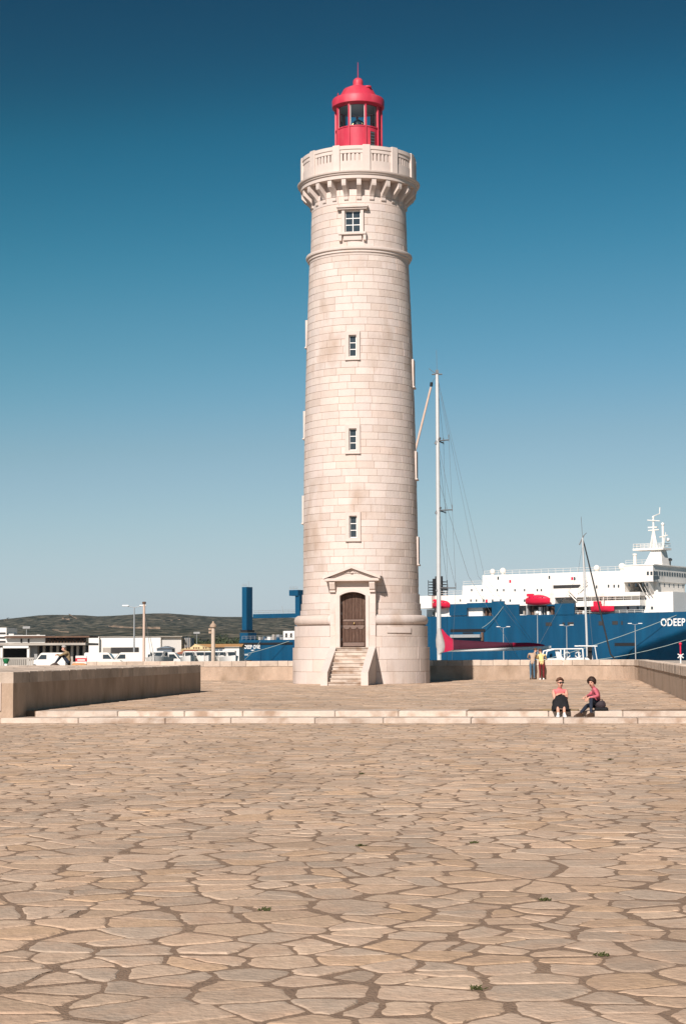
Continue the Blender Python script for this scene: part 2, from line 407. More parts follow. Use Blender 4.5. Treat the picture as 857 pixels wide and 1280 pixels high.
def shape_stone(c, poly, lod, rnd):
    """rings of one flagstone around its own centre; lod 0 = near"""
    if lod < 2:
        new = []; n = len(poly)                                     # cut the corners
        for k in range(n):
            a = poly[k]; bb = poly[(k+1) % n]; t = rnd.uniform(.05, .18)
            new += [(a[0]+(bb[0]-a[0])*t, a[1]+(bb[1]-a[1])*t), (a[0]+(bb[0]-a[0])*(1-t), a[1]+(bb[1]-a[1])*(1-t))]
        poly = new
    if lod == 0:
        new = []; n = len(poly)                                     # break long edges and roughen them
        for k in range(n):
            a = poly[k]; bb = poly[(k+1) % n]; L = sqrt((a[0]-bb[0])**2+(a[1]-bb[1])**2)
            new.append(a)
            ns = 3 if L > .22 else (2 if L > .12 else (1 if L > .06 else 0))
            for q in range(ns):
                t = (q+1)/(ns+1)+rnd.uniform(-.08, .08); new.append((a[0]+(bb[0]-a[0])*t, a[1]+(bb[1]-a[1])*t))
        poly = []
        for (x, y) in new:
            h = noise.noise_vector(Vector(((c[0]+x)*5, (c[1]+y)*5, 3.1))); h2 = noise.noise_vector(Vector(((c[0]+x)*17, (c[1]+y)*17, 8.1)))
            poly.append((x+h.x*.030+h2.x*.020, y+h.y*.030+h2.y*.020))
    n = len(poly)
    top = 0.0055 + rnd.uniform(-.0025, .003); tx, ty = rnd.uniform(-.011, .011), rnd.uniform(-.011, .011)
    vs = []; fs = []
    rr = max(0.05, sqrt(sum(x*x+y*y for x, y in poly)/n))
    def zt(x, y): return top + tx*x + ty*y
    if lod < 2:
        k1 = 1-.020/rr; k2 = 1-.045/rr
        vs += [(x, y, -.002) for x, y in poly]
        vs += [(x*k1, y*k1, zt(x, y)-.0020) for x, y in poly]
        vs += [(x*k2, y*k2, zt(x, y)) for x, y in poly]
        R = 3
    else:
        vs += [(x, y, -.003) for x, y in poly] + [(x*.94, y*.94, zt(x, y)) for x, y in poly]; R = 2
    for r in range(R-1):
        for k in range(n): fs.append((r*n+k, r*n+(k+1) % n, (r+1)*n+(k+1) % n, (r+1)*n+k))
    fs.append(tuple(range((R-1)*n, R*n)))
    return vs, fs

def pave(parent, cells, z, near_key, lodf, n_single=300, seed=3):
    rnd = random.Random(seed)
    cells = [c for c in cells if area(c[1]) > .012]
    cells.sort(key=lambda c: near_key(c[0]))
    rest = MB()
    for i, (c, poly) in enumerate(cells):
        d = near_key(c)
        vs, fs = shape_stone(c, poly, lodf(d), rnd)
        if i < n_single and d < 9000:
            me = bpy.data.meshes.new('flagstone'); me.from_pydata(vs, [], fs); me.materials.append(MT['flag'])
            me.polygons.foreach_set('use_smooth', [False]*len(fs)); me.update()
            o = bpy.data.objects.new('flagstone', me); COL.objects.link(o)
            o.parent = parent; o.location = (c[0], c[1], z)
        else:
            rest.add([(x+c[0], y+c[1], zz+z) for x, y, zz in vs], fs)
    o = rest.build('flagstone_paving', 'flag', parent, fix=False); tag(o, kind='stuff')
    return o
def in_view(p, marg=2.2):
    w = M2W(*p); return 3.5 < w.y and abs(w.x) < .205*w.y + marg
def view_key(p):                                                    # shows largest: inside the frame first, nearest first
    w = M2W(*p); vis = abs(w.x) < .197*w.y and w.y > 8.2
    return w.y if vis else w.y + 10000
rnd = random.Random(5)
plaza = sheet('plaza', [(-40, -50), (35, -50), (35, V_S1+.4), (-40, V_S1+.4)], 0.0, 'joint'); plaza.rotation_euler.z = ROT; tag(plaza, kind='structure')
pts = stone_pts(-22, 8, 3, V_S1+.6, .42, .29, rnd)
cells = flag_cells(pts, .43, lambda p: in_view(p) and p[1] < V_S1 - .12)
plaza_cells = cells
pave(plaza, cells, 0.0, view_key, lambda d: 0 if d % 10000 < 22 else 1)

b = MB(); b.box(-26, U_R+.2, V_S2+.25, V_BACK+.2, -.02, Z_T); terrace = b.build('terrace', 'joint'); terrace.rotation_euler.z = ROT; tag(terrace, kind='structure')
pts = stone_pts(-27, U_R+1, V_S2+1.0, V_BACK+.6, .56, .42, rnd)
tw = W2M(0.84, 84.5)
cells = flag_cells(pts, .56, lambda p: in_view(p, 3.0) and V_S2+1.25 < p[1] < V_BACK-.1 and p[0] < U_R-.05
                   and not (p[0] < U_L+.1 and p[1] < V_BAST+.1) and (p-tw if False else (p[0]-tw.x)**2+(p[1]-tw.y)**2) > 2.9**2)
pave(terrace, cells, Z_T, view_key, lambda d: 1 if d % 10000 < 62 else 2, seed=8)

# ---- two long steps of pale slabs
steps = empty('terrace_steps', (0, 0, 0), ROT); tag(steps, kind='structure')
for (v0, v1, z0, z1, us) in ((V_S1, V_S2+.02, -.02, Z_T/2, U_L-.25), (V_S2, V_S2+1.15, Z_T/2-.03, Z_T+.004, U_L+.32)):
    u = us; rs = random.Random(int(v0*10))
    while u < U_R:
        L = min(rs.uniform(1.5, 2.4), U_R+.05-u)
        if L < .4: break
        b = MB(); dv = rs.uniform(-.012, .012); dz = rs.uniform(-.006, .006)
        b.bbox(u+.006, u+L-.006, v0+dv, v1, z0, z1+dz, .018)
        b.build('step_slab', 'step', steps)
        u += L

# ---- walls
def coping_run(root, pts, h0, h1, th, L0, L1, rs, over=.03, inner=1):
    """coping blocks along a polyline; inner face on the left hand side offset 0, thickness th to the right"""
    segs = [(Vector(pts[i]), Vector(pts[i+1])) for i in range(len(pts)-1)]
    tot = sum((q-p).length for p, q in segs)
    def at(s):
        for p, q in segs:
            L = (q-p).length
            if s <= L + 1e-9: d = (q-p)/L; return p + d*s, d
            s -= L
        return segs[-1][1], (segs[-1][1]-segs[-1][0]).normalized()
    s = 0
    while s < tot-.05:
        L = rs.uniform(L0, L1)
        if s+L > tot-.3: L = tot-s
        a, da = at(s+.009); c, dc = at(s+L-.009)
        na = Vector((da.y, -da.x)); nc = Vector((dc.y, -dc.x))
        o_ = over + rs.uniform(-.004, .004); z1 = h1 + rs.uniform(-.008, .008)
        ring = [a - na*o_, c - nc*o_, c + nc*(th+o_), a + na*(th+o_)]
        bv = .02; cen = sum(ring, Vector((0, 0)))/4
        lo = [(q.x, q.y) for q in ring]; hi = []
        for q in ring:
            d = (cen-q); hi.append((q.x+d.x/d.length*bv*1.3, q.y+d.y/d.length*bv*1.3))
        m = MB(); m.add([(x, y, h0) for x, y in lo]+[(x, y, z1-bv) for x, y in lo]+[(x, y, z1) for x, y in hi],
              [(3,2,1,0)]+[(r*4+k, r*4+(k+1) % 4, r*4+4+(k+1) % 4, r*4+4+k) for r in (0, 1) for k in range(4)]+[(8,9,10,11)])
        m.build('coping_stone', 'coping', root)
        s += L
def wall_body(root, pts, z0, z1, th, m='stucco'):
    P_ = [Vector(p) for p in pts]; n = len(P_); L = []; R_ = []
    for i in range(n):
        d = (P_[min(i+1, n-1)]-P_[max(i-1, 0)]).normalized(); nn = Vector((d.y, -d.x))
        L.append(P_[i]); R_.append(P_[i]+nn*th)
    vs = []
    for i in range(n): vs += [(L[i].x, L[i].y, z0), (L[i].x, L[i].y, z1), (R_[i].x, R_[i].y, z1), (R_[i].x, R_[i].y, z0)]
    fs = []
    for i in range(n-1):
        for k in range(4): fs.append((i*4+k, i*4+(k+1) % 4, i*4+4+(k+1) % 4, i*4+4+k))
    fs += [(0,1,2,3), (4*n-1, 4*n-2, 4*n-3, 4*n-4)]
    b = MB(); b.add(vs, fs); return b.build('rendered_wall_body', m, root)
ZC = Z_T + WALL_H - .29             # underside of the coping
rs = random.Random(21)
back = empty('parapet_wall', (*M2W(-6, V_BACK), Z_T), ROT)
tag(back, 'low rendered parapet with pale coping running behind the lighthouse', 'wall', 'parapets round the terrace')
def loc(pts, o): return [(p[0]-o[0], p[1]-o[1]) for p in pts]
ob = (-6, V_BACK)
pb = loc([(U_R-3.8, V_BACK), (-27, V_BACK)], ob)[::-1]
# walking from left to right the terrace is on the right hand, so mirror: thickness goes to the far side
pb = pb[::-1]
wall_body(back, pb, -.3, ZC-Z_T, .45); coping_run(back, pb, ZC-Z_T, WALL_H, .45, .55, .95, rs)
right = empty('parapet_wall', (*M2W(U_R, 68), Z_T), ROT)
tag(right, 'low parapet curving towards the camera along the right edge of the terrace', 'wall', 'parapets round the terrace')
orr = (U_R, 68); pr = [(U_R, 41.0), (U_R, V_BACK-3.8)]
for k in range(1, 11):
    a = k/10*pi/2; pr.append((U_R-3.8+3.8*cos(a), V_BACK-3.8+3.8*sin(a)))
pr = loc(pr, orr)
wall_body(right, pr, -.3, ZC-Z_T, .45); coping_run(right, pr, ZC-Z_T, WALL_H, .45, .55, .9, rs)

bast = empty('stone_bastion', (*M2W(U_L, 56), 0), ROT)
tag(bast, 'wide flat-topped stone platform with shaded side left of the terrace', 'wall')
bu0, bv0, bv1 = -26.0 - U_L, V_S1+.25-56, V_BAST-56
b = MB(); b.box(bu0, 0, bv0, bv1, -.02, ZC); b.build('rendered_wall_body', 'stucco', bast)
# coping along the inner side, the near end and the far end, and paving slabs on top
coping_run(bast, [(-.42, bv0), (-.42, bv1)], ZC, Z_T+WALL_H, .42, .5, .95, rs, .0)
coping_run(bast, [(bu0, bv0), (-.43, bv0)], ZC, Z_T+WALL_H, -.42, .7, 1.2, rs, .0)
coping_run(bast, [(bu0, bv1-.42), (-.43, bv1-.42)], ZC, Z_T+WALL_H, -.42, .7, 1.2, rs, .0)
v = bv0+.43
while v < bv1-.44:
    L = min(rs.uniform(.9, 1.5), bv1-.43-v); u = bu0+.01
    while u < -.44:
        W = min(rs.uniform(1.0, 1.9), -.43-u)
        b = MB(); b.bbox(u+.006, u+W-.006, v+.006, v+L-.006, ZC, Z_T+WALL_H-.01+rs.uniform(-.008, .006), .014)
        b.build('paving_slab', 'coping', bast); u += W
    v += L
# information plaque on the near end of the bastion
pl = empty('notice_plaque', (0, 0, 0)); c = W2M(*P(-6, 872, 45.2).xy)
pl.location = (*M2W(c.x, V_S1+.25), P(0, 871, 45.0).z); pl.rotation_euler.z = ROT
tag(pl, 'pale stone plaque fixed to the near end of the left platform', 'plaque')
b = MB(); b.bbox(-.24, .24, -.035, 0.0, -.36, .36, .008); b.build('plaque_slab', 'trim', pl)
rs2 = random.Random(2)
for k in range(7):
    b = MB(); w = rs2.uniform(.12, .19); b.box(-w, w, -.0375, -.034, .22-k*.08-.008, .22-k*.08+.008); b.build('engraved_line', 'stucco', pl)

# ---- weeds in the joints
WEED_XY = ((350,1138),(676,1129),(727,1193),(594,1054),(465,968),(551,1236),(468,1060),(760,950))
ORD = ['first', 'second', 'third', 'fourth', 'fifth', 'sixth', 'seventh', 'eighth', 'ninth', 'tenth', 'eleventh', 'twelfth', 'thirteenth', 'fourteenth', 'fifteenth', 'sixteenth', 'seventeenth', 'eighteenth', 'nineteenth', 'twentieth', 'twenty-first', 'twenty-second', 'twenty-third', 'twenty-fourth']
wo = sorted(range(len(WEED_XY)), key=lambda i: -WEED_XY[i][1]); WEEDS = {i: ORD[r] + ' nearest to the camera' for r, i in enumerate(wo)}
for k, (px, py) in enumerate(WEED_XY):
    d = ray(px, py); t = -EYE/d.z; c = Vector((d.x*t, d.y*t)); m_ = W2M(c.x, c.y)
    m_ = min(((p_[0]+q_[0], p_[1]+q_[1]) for p_, pl_ in plaza_cells if (p_[0]-m_.x)**2+(p_[1]-m_.y)**2 < 2.5 for q_ in pl_), key=lambda w_: (w_[0]-m_.x)**2+(w_[1]-m_.y)**2); c = M2W(*m_)
    b = MB(); r2 = random.Random(k)
    for q in range(26):
        a = r2.uniform(0, 6.28); r = r2.uniform(0, .032); x, y = r*cos(a)*1.5, r*sin(a); h = r2.uniform(.008, .024); dx, dy = r2.uniform(-.03, .03), r2.uniform(-.02, .02)
        b.add([(x-.006, y, 0), (x+.006, y+.003, 0), (x+dx, y+dy, h), (x+dx*.5-.006, y+dy*.5, h*.7)], [(0, 1, 2, 3)])
    o = b.build('weed_tuft', 'weed', fix=False); o.location = (c.x, c.y, .004)
    tag(o, 'small green weed tuft in a plaza joint, ' + WEEDS[k], 'weed', 'weeds in the paving joints')
# ================================================================== LIGHTHOUSE
T_D = 84.5
tc = Vector((0.84, T_D))
LH = empty('lighthouse', (tc.x, tc.y, Z_T), ROT - radians(.4))
tag(LH, 'tall white stone lighthouse with a red lantern standing on the terrace', 'lighthouse')
def zf(py, r): return P(450, py, T_D - r).z - Z_T          # height above the terrace of something on the front of radius r
Z_lt = zf(809, 3.25); Z_ut = zf(781.5, 3.2); Z_tt = zf(768, 3.0)
Z_c1 = zf(761.5, 2.9); Z_c2 = zf(753, 2.85); Z_c3 = zf(741, 2.8)
Z_s0 = zf(316, 2.5); Z_s1 = zf(307.5, 2.5)
Z_b0 = zf(249.5, 2.3); Z_b1 = zf(221.6, 2.9); Z_k1 = zf(213, 2.9); Z_p1 = zf(181.5, 2.78)
def r_shaft(z):
    t = max(0, min(1, (z - Z_c3)/(Z_s0 - Z_c3)))
    return 2.765 - 0.06*t - 0.295*t**2.1
def r_up(z): return 2.36 - .09*(z-Z_s1)/(Z_b1-Z_s1)
NCO = int(round((Z_s0 - Z_c3)/.345)); CH = (Z_s0 - Z_c3)/NCO
def course_z(py_mid, r, n):                                 # snap an n-course opening to the course grid
    zc = zf(py_mid, r); k = round((zc - n*CH/2 - Z_c3)/CH); return Z_c3 + k*CH, Z_c3 + (k+n)*CH
# courses: (z0, z1, rfun, nz, block length)
courses = []
zz = [0, zf(840, 3.25), zf(824.5, 3.25), Z_lt]
for a, c in zip(zz, zz[1:]): courses.append((a, c, lambda z: 3.27, 1, 1.15))
zz = [Z_lt, zf(795.5, 3.2), Z_ut]
for a, c in zip(zz, zz[1:]): courses.append((a, c, lambda z: 3.185, 1, 1.1))
tm, th = (Z_ut+Z_tt)/2, (Z_tt-Z_ut)/2
courses.append((Z_ut, Z_tt, lambda z: 2.96 + .24*sqrt(max(0, 1-((z-tm)/th)**2))**.8, 7, 1.6))
courses.append((Z_tt, Z_c1, lambda z: 2.90, 1, 1.0)); courses.append((Z_c1, Z_c2, lambda z: 2.86, 1, 1.0)); courses.append((Z_c2, Z_c3, lambda z: 2.815, 1, 1.0))
for k in range(NCO): courses.append((Z_c3+k*CH, Z_c3+(k+1)*CH, r_shaft, 1, .86))
nu = 6; uh = (Z_b1 - Z_s1)/9
for k in range(9): courses.append((Z_s1+k*uh, Z_s1+(k+1)*uh, r_up, 1, 1.0))
# openings: (azimuth, half angle, z0, z1)
WIN = []
for py in (432.5, 545.5, 660): 
    z0, z1 = course_z(py, 2.6, 4); WIN.append((0.0, z0, z1))
for py in (415, 526, 638): z0, z1 = course_z(py+2, 0, 4); WIN.append((-pi/2, z0, z1))
for py in (467, 579, 690): z0, z1 = course_z(py+2, 0, 4); WIN.append((pi/2, z0, z1))
WF = .355                                                   # half width of a slit window's surround
TW0, TW1 = Z_s1+2*uh, Z_s1+2*uh+1.4                          # top window band
k0 = round((zf(259.5, 2.3)-Z_s1)/uh); TWz1 = Z_s1+k0*uh; kb = round((zf(290, 2.3)-Z_s1)/uh); TWz0 = Z_s1+kb*uh
PW = 1.06                                                    # half width of the portal bay
PORT_TOP = zf(727, 3.0)
DOORY = -3.03                                                # portal front plane
openings = [(az, asin(WF/r_shaft((z0+z1)/2)), z0, z1) for az, z0, z1 in WIN]
openings.append((0.0, asin(.53/2.3), TWz0, TWz1))
def door_half(r): return asin(min(.95, PW/r))
# angular intervals left free by openings for one course
def free_spans(z0, z1, r):
    cuts = []
    zm0, zm1 = z0+.02, z1-.02
    for az, ha, a, c in openings:
        if zm1 > a and zm0 < c: cuts.append((az-ha, az+ha))
    if zm0 < PORT_TOP: cuts.append((-door_half(r), door_half(r)))
    return sorted(cuts)
def block(mb, z0, z1, rf, a0, a1, nz=1, gap=.0075, dep=.12, pr=0.0):
    na = max(2, int(round((a1-a0)*rf(z0)/.22)))
    g = gap; rm = rf((z0+z1)/2); ga = g/rm; bv = .006
    vs = []; cols = []
    zs = [z0+g+(z1-z0-2*g)*k/nz for k in range(nz+1)]
    for i in range(na+1):
        t = i/na; aa = a0+ga+(a1-a0-2*ga)*t
        edge = (i == 0 or i == na)
        ai = a0+ga+bv/rm+(a1-a0-2*ga-2*bv/rm)*t
        # back ring, chamfer ring, face ring
        col = [(rf(zs[0])-dep, zs[0], aa), (rf(zs[0])-bv+pr, zs[0], aa)]
        for k, z in enumerate(zs):
            zi = z + (bv if k == 0 else (-bv if k == nz else 0)); col.append((rf(z)+pr, zi, ai))
        col += [(rf(zs[-1])-bv+pr, zs[-1], aa), (rf(zs[-1])-dep, zs[-1], aa)]
        cols.append(col)
    p = len(cols[0])
    for col in cols:
        for r, z, a in col: vs.append((r*sin(a), -r*cos(a), z))
    fs = []
    for i in range(na):
        for t in range(p-1): fs.append((i*p+t, (i+1)*p+t, (i+1)*p+t+1, i*p+t+1))
    e0 = [0, 1] ; 
    # end caps: back edge -> chamfer column -> face column
    for i in (0, na):
        ring = [i*p+t for t in range(p)]
        o = len(vs)
        aa = (a0+ga) if i == 0 else (a1-ga)
        ch = []
        for k, z in enumerate(zs):
            r = rf(z)-bv+pr; ch.append(len(vs)); vs.append((r*sin(aa), -r*cos(aa), z))
        bk0, bk1 = ring[0], ring[-1]
        cap = [bk0] + ch + [bk1]; fs.append(tuple(cap if i == 0 else cap[::-1]))
        for k in range(len(zs)-1):
            q = (ch[k], ring[2+k], ring[3+k], ch[k+1]); fs.append(q if i else q[::-1])
    mb.add(vs, fs)
rb = random.Random(77)
blk = []                                                     # every ashlar block: args
for ci, (z0, z1, rf, nz, L) in enumerate(courses):
    r = rf((z0+z1)/2); n = max(8, int(round(2*pi*r/L))); off = rb.uniform(0, 1)*2*pi/n if ci % 2 else rb.uniform(0, 1)*2*pi/n
    ed = [off + (k + rb.uniform(-.17, .17))*2*pi/n for k in range(n)]; ed.append(ed[0]+2*pi)
    cuts = free_spans(z0, z1, r)
    for a0, a1 in zip(ed, ed[1:]):
        spans = [(a0, a1)]
        for c0, c1 in cuts:
            for sh in (-2*pi, 0, 2*pi):
                ns = []
                for s0, s1 in spans:
                    lo, hi = c0+sh, c1+sh
                    if hi <= s0 or lo >= s1: ns.append((s0, s1))
                    else:
                        if lo > s0: ns.append((s0, lo))
                        if hi < s1: ns.append((hi, s1))
                spans = ns
        for s0, s1 in spans:
            if (s1-s0)*r > .07: blk.append((z0, z1, rf, s0, s1, nz))
AZ_CAM = radians(7.4+.4) + math.atan2(-tc.x, T_D)            # the camera's azimuth seen from the tower, in its own frame
def facing(bk): return cos((bk[3]+bk[4])/2 - AZ_CAM)
def shown(bk): return facing(bk)*(bk[4]-bk[3])*(bk[1]-bk[0])*bk[2](bk[0])
order = sorted(blk, key=lambda q: -shown(q) if facing(q) > 0 else 1)
rest = MB()
for i, bk in enumerate(order):
    pr = rb.uniform(-.004, .004)
    if i < 300:
        m = MB(); block(m, *bk[:5], nz=bk[5], pr=pr); o = m.build('stone_block', 'ashlar', LH)
    else: block(rest, *bk[:5], nz=bk[5], pr=pr)
o = rest.build('stone_block_masonry', 'ashlar', LH); tag(o, kind='stuff')
# mortar core with holes at the openings
core = MB()
opn = openings + [(0.0, .36, 0, PORT_TOP)]
angs = sorted(set([round(k*2*pi/96 - pi, 5) for k in range(96)] + [round(((q+pi) % (2*pi))-pi, 5) for o_ in opn for q in (o_[0]-o_[1], o_[0]+o_[1])]))
for (z0, z1, rf, nz, L) in courses:
    rc = lambda z: rf(z)-.013
    zs = [z0+(z1-z0)*k/nz for k in range(nz+1)]
    for i in range(len(angs)):
        a0, a1 = angs[i], angs[(i+1) % len(angs)]
        if a1 < a0: a1 += 2*pi
        am = (a0+a1)/2
        if any(abs(((am-o_[0]+pi) % (2*pi))-pi) < o_[1] and o_[2]-.01 < (z0+z1)/2 < o_[3]+.01 for o_ in opn): continue
        for k in range(nz):
            q = []
            for a, z in ((a0, zs[k]), (a1, zs[k]), (a1, zs[k+1]), (a0, zs[k+1])): q.append((rc(z)*sin(a), -rc(z)*cos(a), z))
            core.add(q, [(0, 1, 2, 3)])
# ledges where the wall steps back
for z, r0, r1 in ((Z_lt, 3.25, 3.0), (Z_tt, 3.0, 2.8), (Z_c1, 2.89, 2.7), (Z_c2, 2.85, 2.7), (Z_c3, 2.8, 2.6)):
    core.lathe([(r0, z-.012), (r1, z-.010)], 60, 0.36, 2*pi-.36, smooth=False)
core.build('mortar_core', 'mortar', LH, fix=False)

# ---- slit windows
def ring_frame(mb, w, h, t, d0, d1, m=None):                # rectangular frame in the xz plane, opening w x h, member width t
    mb.box(-w/2-t, -w/2, d0, d1, -h/2-t, h/2+t, m); mb.box(w/2, w/2+t, d0, d1, -h/2-t, h/2+t, m)
    mb.box(-w/2, w/2, d0, d1, h/2, h/2+t, m); mb.box(-w/2, w/2, d0, d1, -h/2-t, -h/2, m)
def window(az, zc, r, w, h, surr, cols, rows, lean):
    e = empty('window'); e.parent = LH
    m = MB(); t = surr; fr = -.055
    ring_frame(m, w, h, t, fr, .34); ob_ = m.build('window', 'trim', LH)
    bpy.data.objects.remove(e)
    ob_.location = (r*sin(az), -r*cos(az), zc); ob_.rotation_euler = (-lean, 0, az)
    m = MB(); ring_frame(m, w-.09, h-.09, .045, .10, .16); m.build('frame', 'white', ob_)
    pw, ph = (w-.09), (h-.09)
    for c_ in range(1, cols):
        x = -pw/2+pw*c_/cols; m = MB(); m.box(x-.018, x+.018, .105, .155, -ph/2, ph/2); m.build('muntin', 'white', ob_)
    for r_ in range(1, rows):
        z = -ph/2+ph*r_/rows; m = MB(); m.box(-pw/2, pw/2, .108, .152, z-.018, z+.018); m.build('muntin', 'white', ob_)
    for c_ in range(cols):
        for r_ in range(rows):
            x0 = -pw/2+pw*c_/cols; z0 = -ph/2+ph*r_/rows
            m = MB(); m.box(x0+.01, x0+pw/cols-.01, .125, .135, z0+.01, z0+ph/rows-.01); m.build('pane', 'glassdark', ob_)
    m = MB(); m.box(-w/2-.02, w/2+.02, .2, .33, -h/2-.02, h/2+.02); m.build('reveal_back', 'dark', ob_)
    return ob_
for az, z0, z1 in WIN:
    zc = (z0+z1)/2; r = r_shaft(zc); hgt = z1-z0
    wdw = window(az, zc, r, .36, hgt-.34, .17, 1, 3, 0.0)
    m = MB(); m.bbox(-WF-.01, WF+.01, -.10, .05, -hgt/2-.01, -hgt/2+.06, .012); m.build('sill', 'trim', wdw)
wt = window(0.0, (TWz0+TWz1)/2, r_up((TWz0+TWz1)/2), .76, TWz1-TWz0-.02, .14, 2, 3, 0.0)
hh = (TWz1-TWz0)/2
m = MB(); m.bbox(-.76, .76, -.20, .12, hh+.10, hh+.19, .015); m.box(-.70, .70, -.13, .12, hh+.03, hh+.098); m.build('lintel', 'trim', wt)
m = MB(); m.bbox(-.66, .66, -.19, .12, -hh-.14, -hh-.02, .015); m.build('sill', 'trim', wt)
for s in (-1, 1):
    m = MB(); m.bbox(s*.58-.07, s*.58+.07, -.14, .12, -hh-.42, -hh-.143, .012); m.build('bracket', 'trim', wt)
m = MB(); m.bbox(-.44, .44, -.09, .12, -hh-.40, -hh-.145, .012); m.build('apron', 'trim', wt)

# ---- string course, balcony cornice
def ring_part(name, prof, n=72, m='trim', parent=LH, segs=None):
    mb = MB(); mb.lathe(prof + [prof[0]], n); return mb.build(name, m, parent)
h = Z_s1-Z_s0
ring_part('string_course', [(2.2, Z_s0-.06), (2.43, Z_s0-.06), (2.45, Z_s0+.05), (2.50, Z_s0+.07), (2.50, Z_s0+.16), (2.57, Z_s0+.20), (2.59, Z_s0+.27), (2.57, Z_s0+.33), (2.42, Z_s0+h+.05), (2.2, Z_s0+h+.05)])
KH = Z_k1-Z_b1
cor = ring_part('balcony_cornice', [(1.6, Z_b1), (2.83, Z_b1), (2.84, Z_b1+.17), (2.90, Z_b1+.19), (2.91, Z_b1+.24), (2.97, Z_b1+.27), (2.99, Z_b1+.33), (2.96, Z_b1+KH), (2.9, Z_b1+KH+.03), (1.6, Z_b1+KH+.03)], 96)
for k in range(24):
    a = radians(7.5+15*k)
    H = Z_b1-Z_b0
    prof = [(2.15, 0), (2.34, 0), (2.36, .03), (2.36, .14), (2.33, .16), (2.37, .20)]
    for t in range(1, 9):
        x = t/8; prof.append((2.37+.40*x**1.25, .20+(H-.52)*x))
    prof += [(2.79, H-.24), (2.79, H-.01), (2.15, H-.01)]
    m = MB(); m.prism([(-r, z) for r, z in prof], 'x', -.105, .105); o = m.build('corbel', 'trim', LH)
    o.location = (0, 0, Z_b0); o.rotation_euler.z = a
# ---- balustrade of panels with slots
BH = Z_p1-Z_k1
zb0 = Z_k1+.03
lo, s0, s1 = zb0+BH*.40, zb0+BH*.41, zb0+BH*.70
mb = MB(); mb.lathe([(2.50, zb0), (2.76, zb0), (2.76, lo), (2.50, lo), (2.50, zb0)], 96); bal = mb.build('balustrade', 'trim', LH)
mb = MB(); mb.lathe([(2.50, s1), (2.76, s1), (2.76, Z_p1-.20), (2.80, Z_p1-.17), (2.80, Z_p1), (2.46, Z_p1), (2.46, Z_p1-.17), (2.50, Z_p1-.2), (2.50, s1)], 96); mb.build('rail', 'trim', bal)
for k in range(12):
    a = radians(15+30*k)
    m = MB(); m.bbox(-.185, .185, -2.83, -2.43, zb0, Z_p1+.045, .02); o = m.build('post', 'trim', bal); o.rotation_euler.z = a
    pa = a + radians(15)
    for q in range(6):
        aa = pa + radians((q-2.5)*4.05); hw = .058 if 0 < q < 5 else .10
        if q in (0, 5): aa += radians(-.9 if q == 0 else .9)
        m = MB(); m.box(-hw, hw, -2.735, -2.53, lo, s1); o = m.build('baluster', 'trim', bal); o.rotation_euler.z = aa
# ---- lantern
zg = Z_b1+KH+.03
Zg0 = zf(156, 1.1); Zg1 = zf(129.5, 1.1); Ze0 = zf(126.5, 1.28); Ze1 = zf(115.5, 1.28); Zr = zf(106.5, .4); Zb = zf(95.5, .25); Zsp = zf(78, 0)
mb = MB(); mb.lathe([(1.0, zg), (1.14, zg), (1.14, zg+.1), (1.09, zg+.12), (1.09, Zg0-.06), (1.12, Zg0-.05), (1.12, Zg0), (1.0, Zg0), (1.0, zg)], 64, m='red'); lan = mb.build('lantern', 'red', LH)
mb = MB(); mb.lathe([(1.0, Zg1), (1.10, Zg1), (1.12, Zg1+.05), (1.12, Ze0+.05), (1.0, Ze0+.05), (1.0, Zg1)], 64); mb.build('upper_band', 'red', lan)
mb = MB(); mb.lathe([(.99, Zg1), (.99, Ze0-.02)], 48); mb.build('band_lining', 'white', lan, fix=False)
mb = MB(); mb.lathe([(0, Ze0), (1.22, Ze0), (1.275, Ze0+.04), (1.28, Ze1-.06), (1.25, Ze1), (1.10, Ze1+.02), (.98, Ze1+.05), (.72, Ze1+.05+(Zr-Ze1)*.72), (.46, Zr), (.27, Zr+.06), (.27, Zr+.10), (.245, Zr+.12), (.25, Zb-.22), (.22, Zb-.1), (.14, Zb-.03), (.0, Zb)], 64)
roof = mb.build('lantern_roof', 'red', lan)
mb = MB(); mb.lathe([(0.0, Ze0-.012), (1.0, Ze0-.012)], 48); mb.build('ceiling', 'white', lan)
mb = MB(); mb.lathe([(1.3, zg), (1.75, zg), (1.75, zg+BH*.97), (1.3, zg+BH*.97), (1.3, zg)], 64); mb.build('watch_room_wall', 'trim', LH)
mb = MB(); mb.tube([(0, 0, Zb-.02), (0, 0, Zsp)], [.022, .010]); mb.build('lightning_rod', 'red', lan)
mb = MB(); mb.lathe([(0, 0), (.13, 0), (.14, .26), (.19, .27), (.19, .34), (0, .35)], 16); o = mb.build('vent', 'red', lan); o.location = (.52, -.40, Ze1+.22)
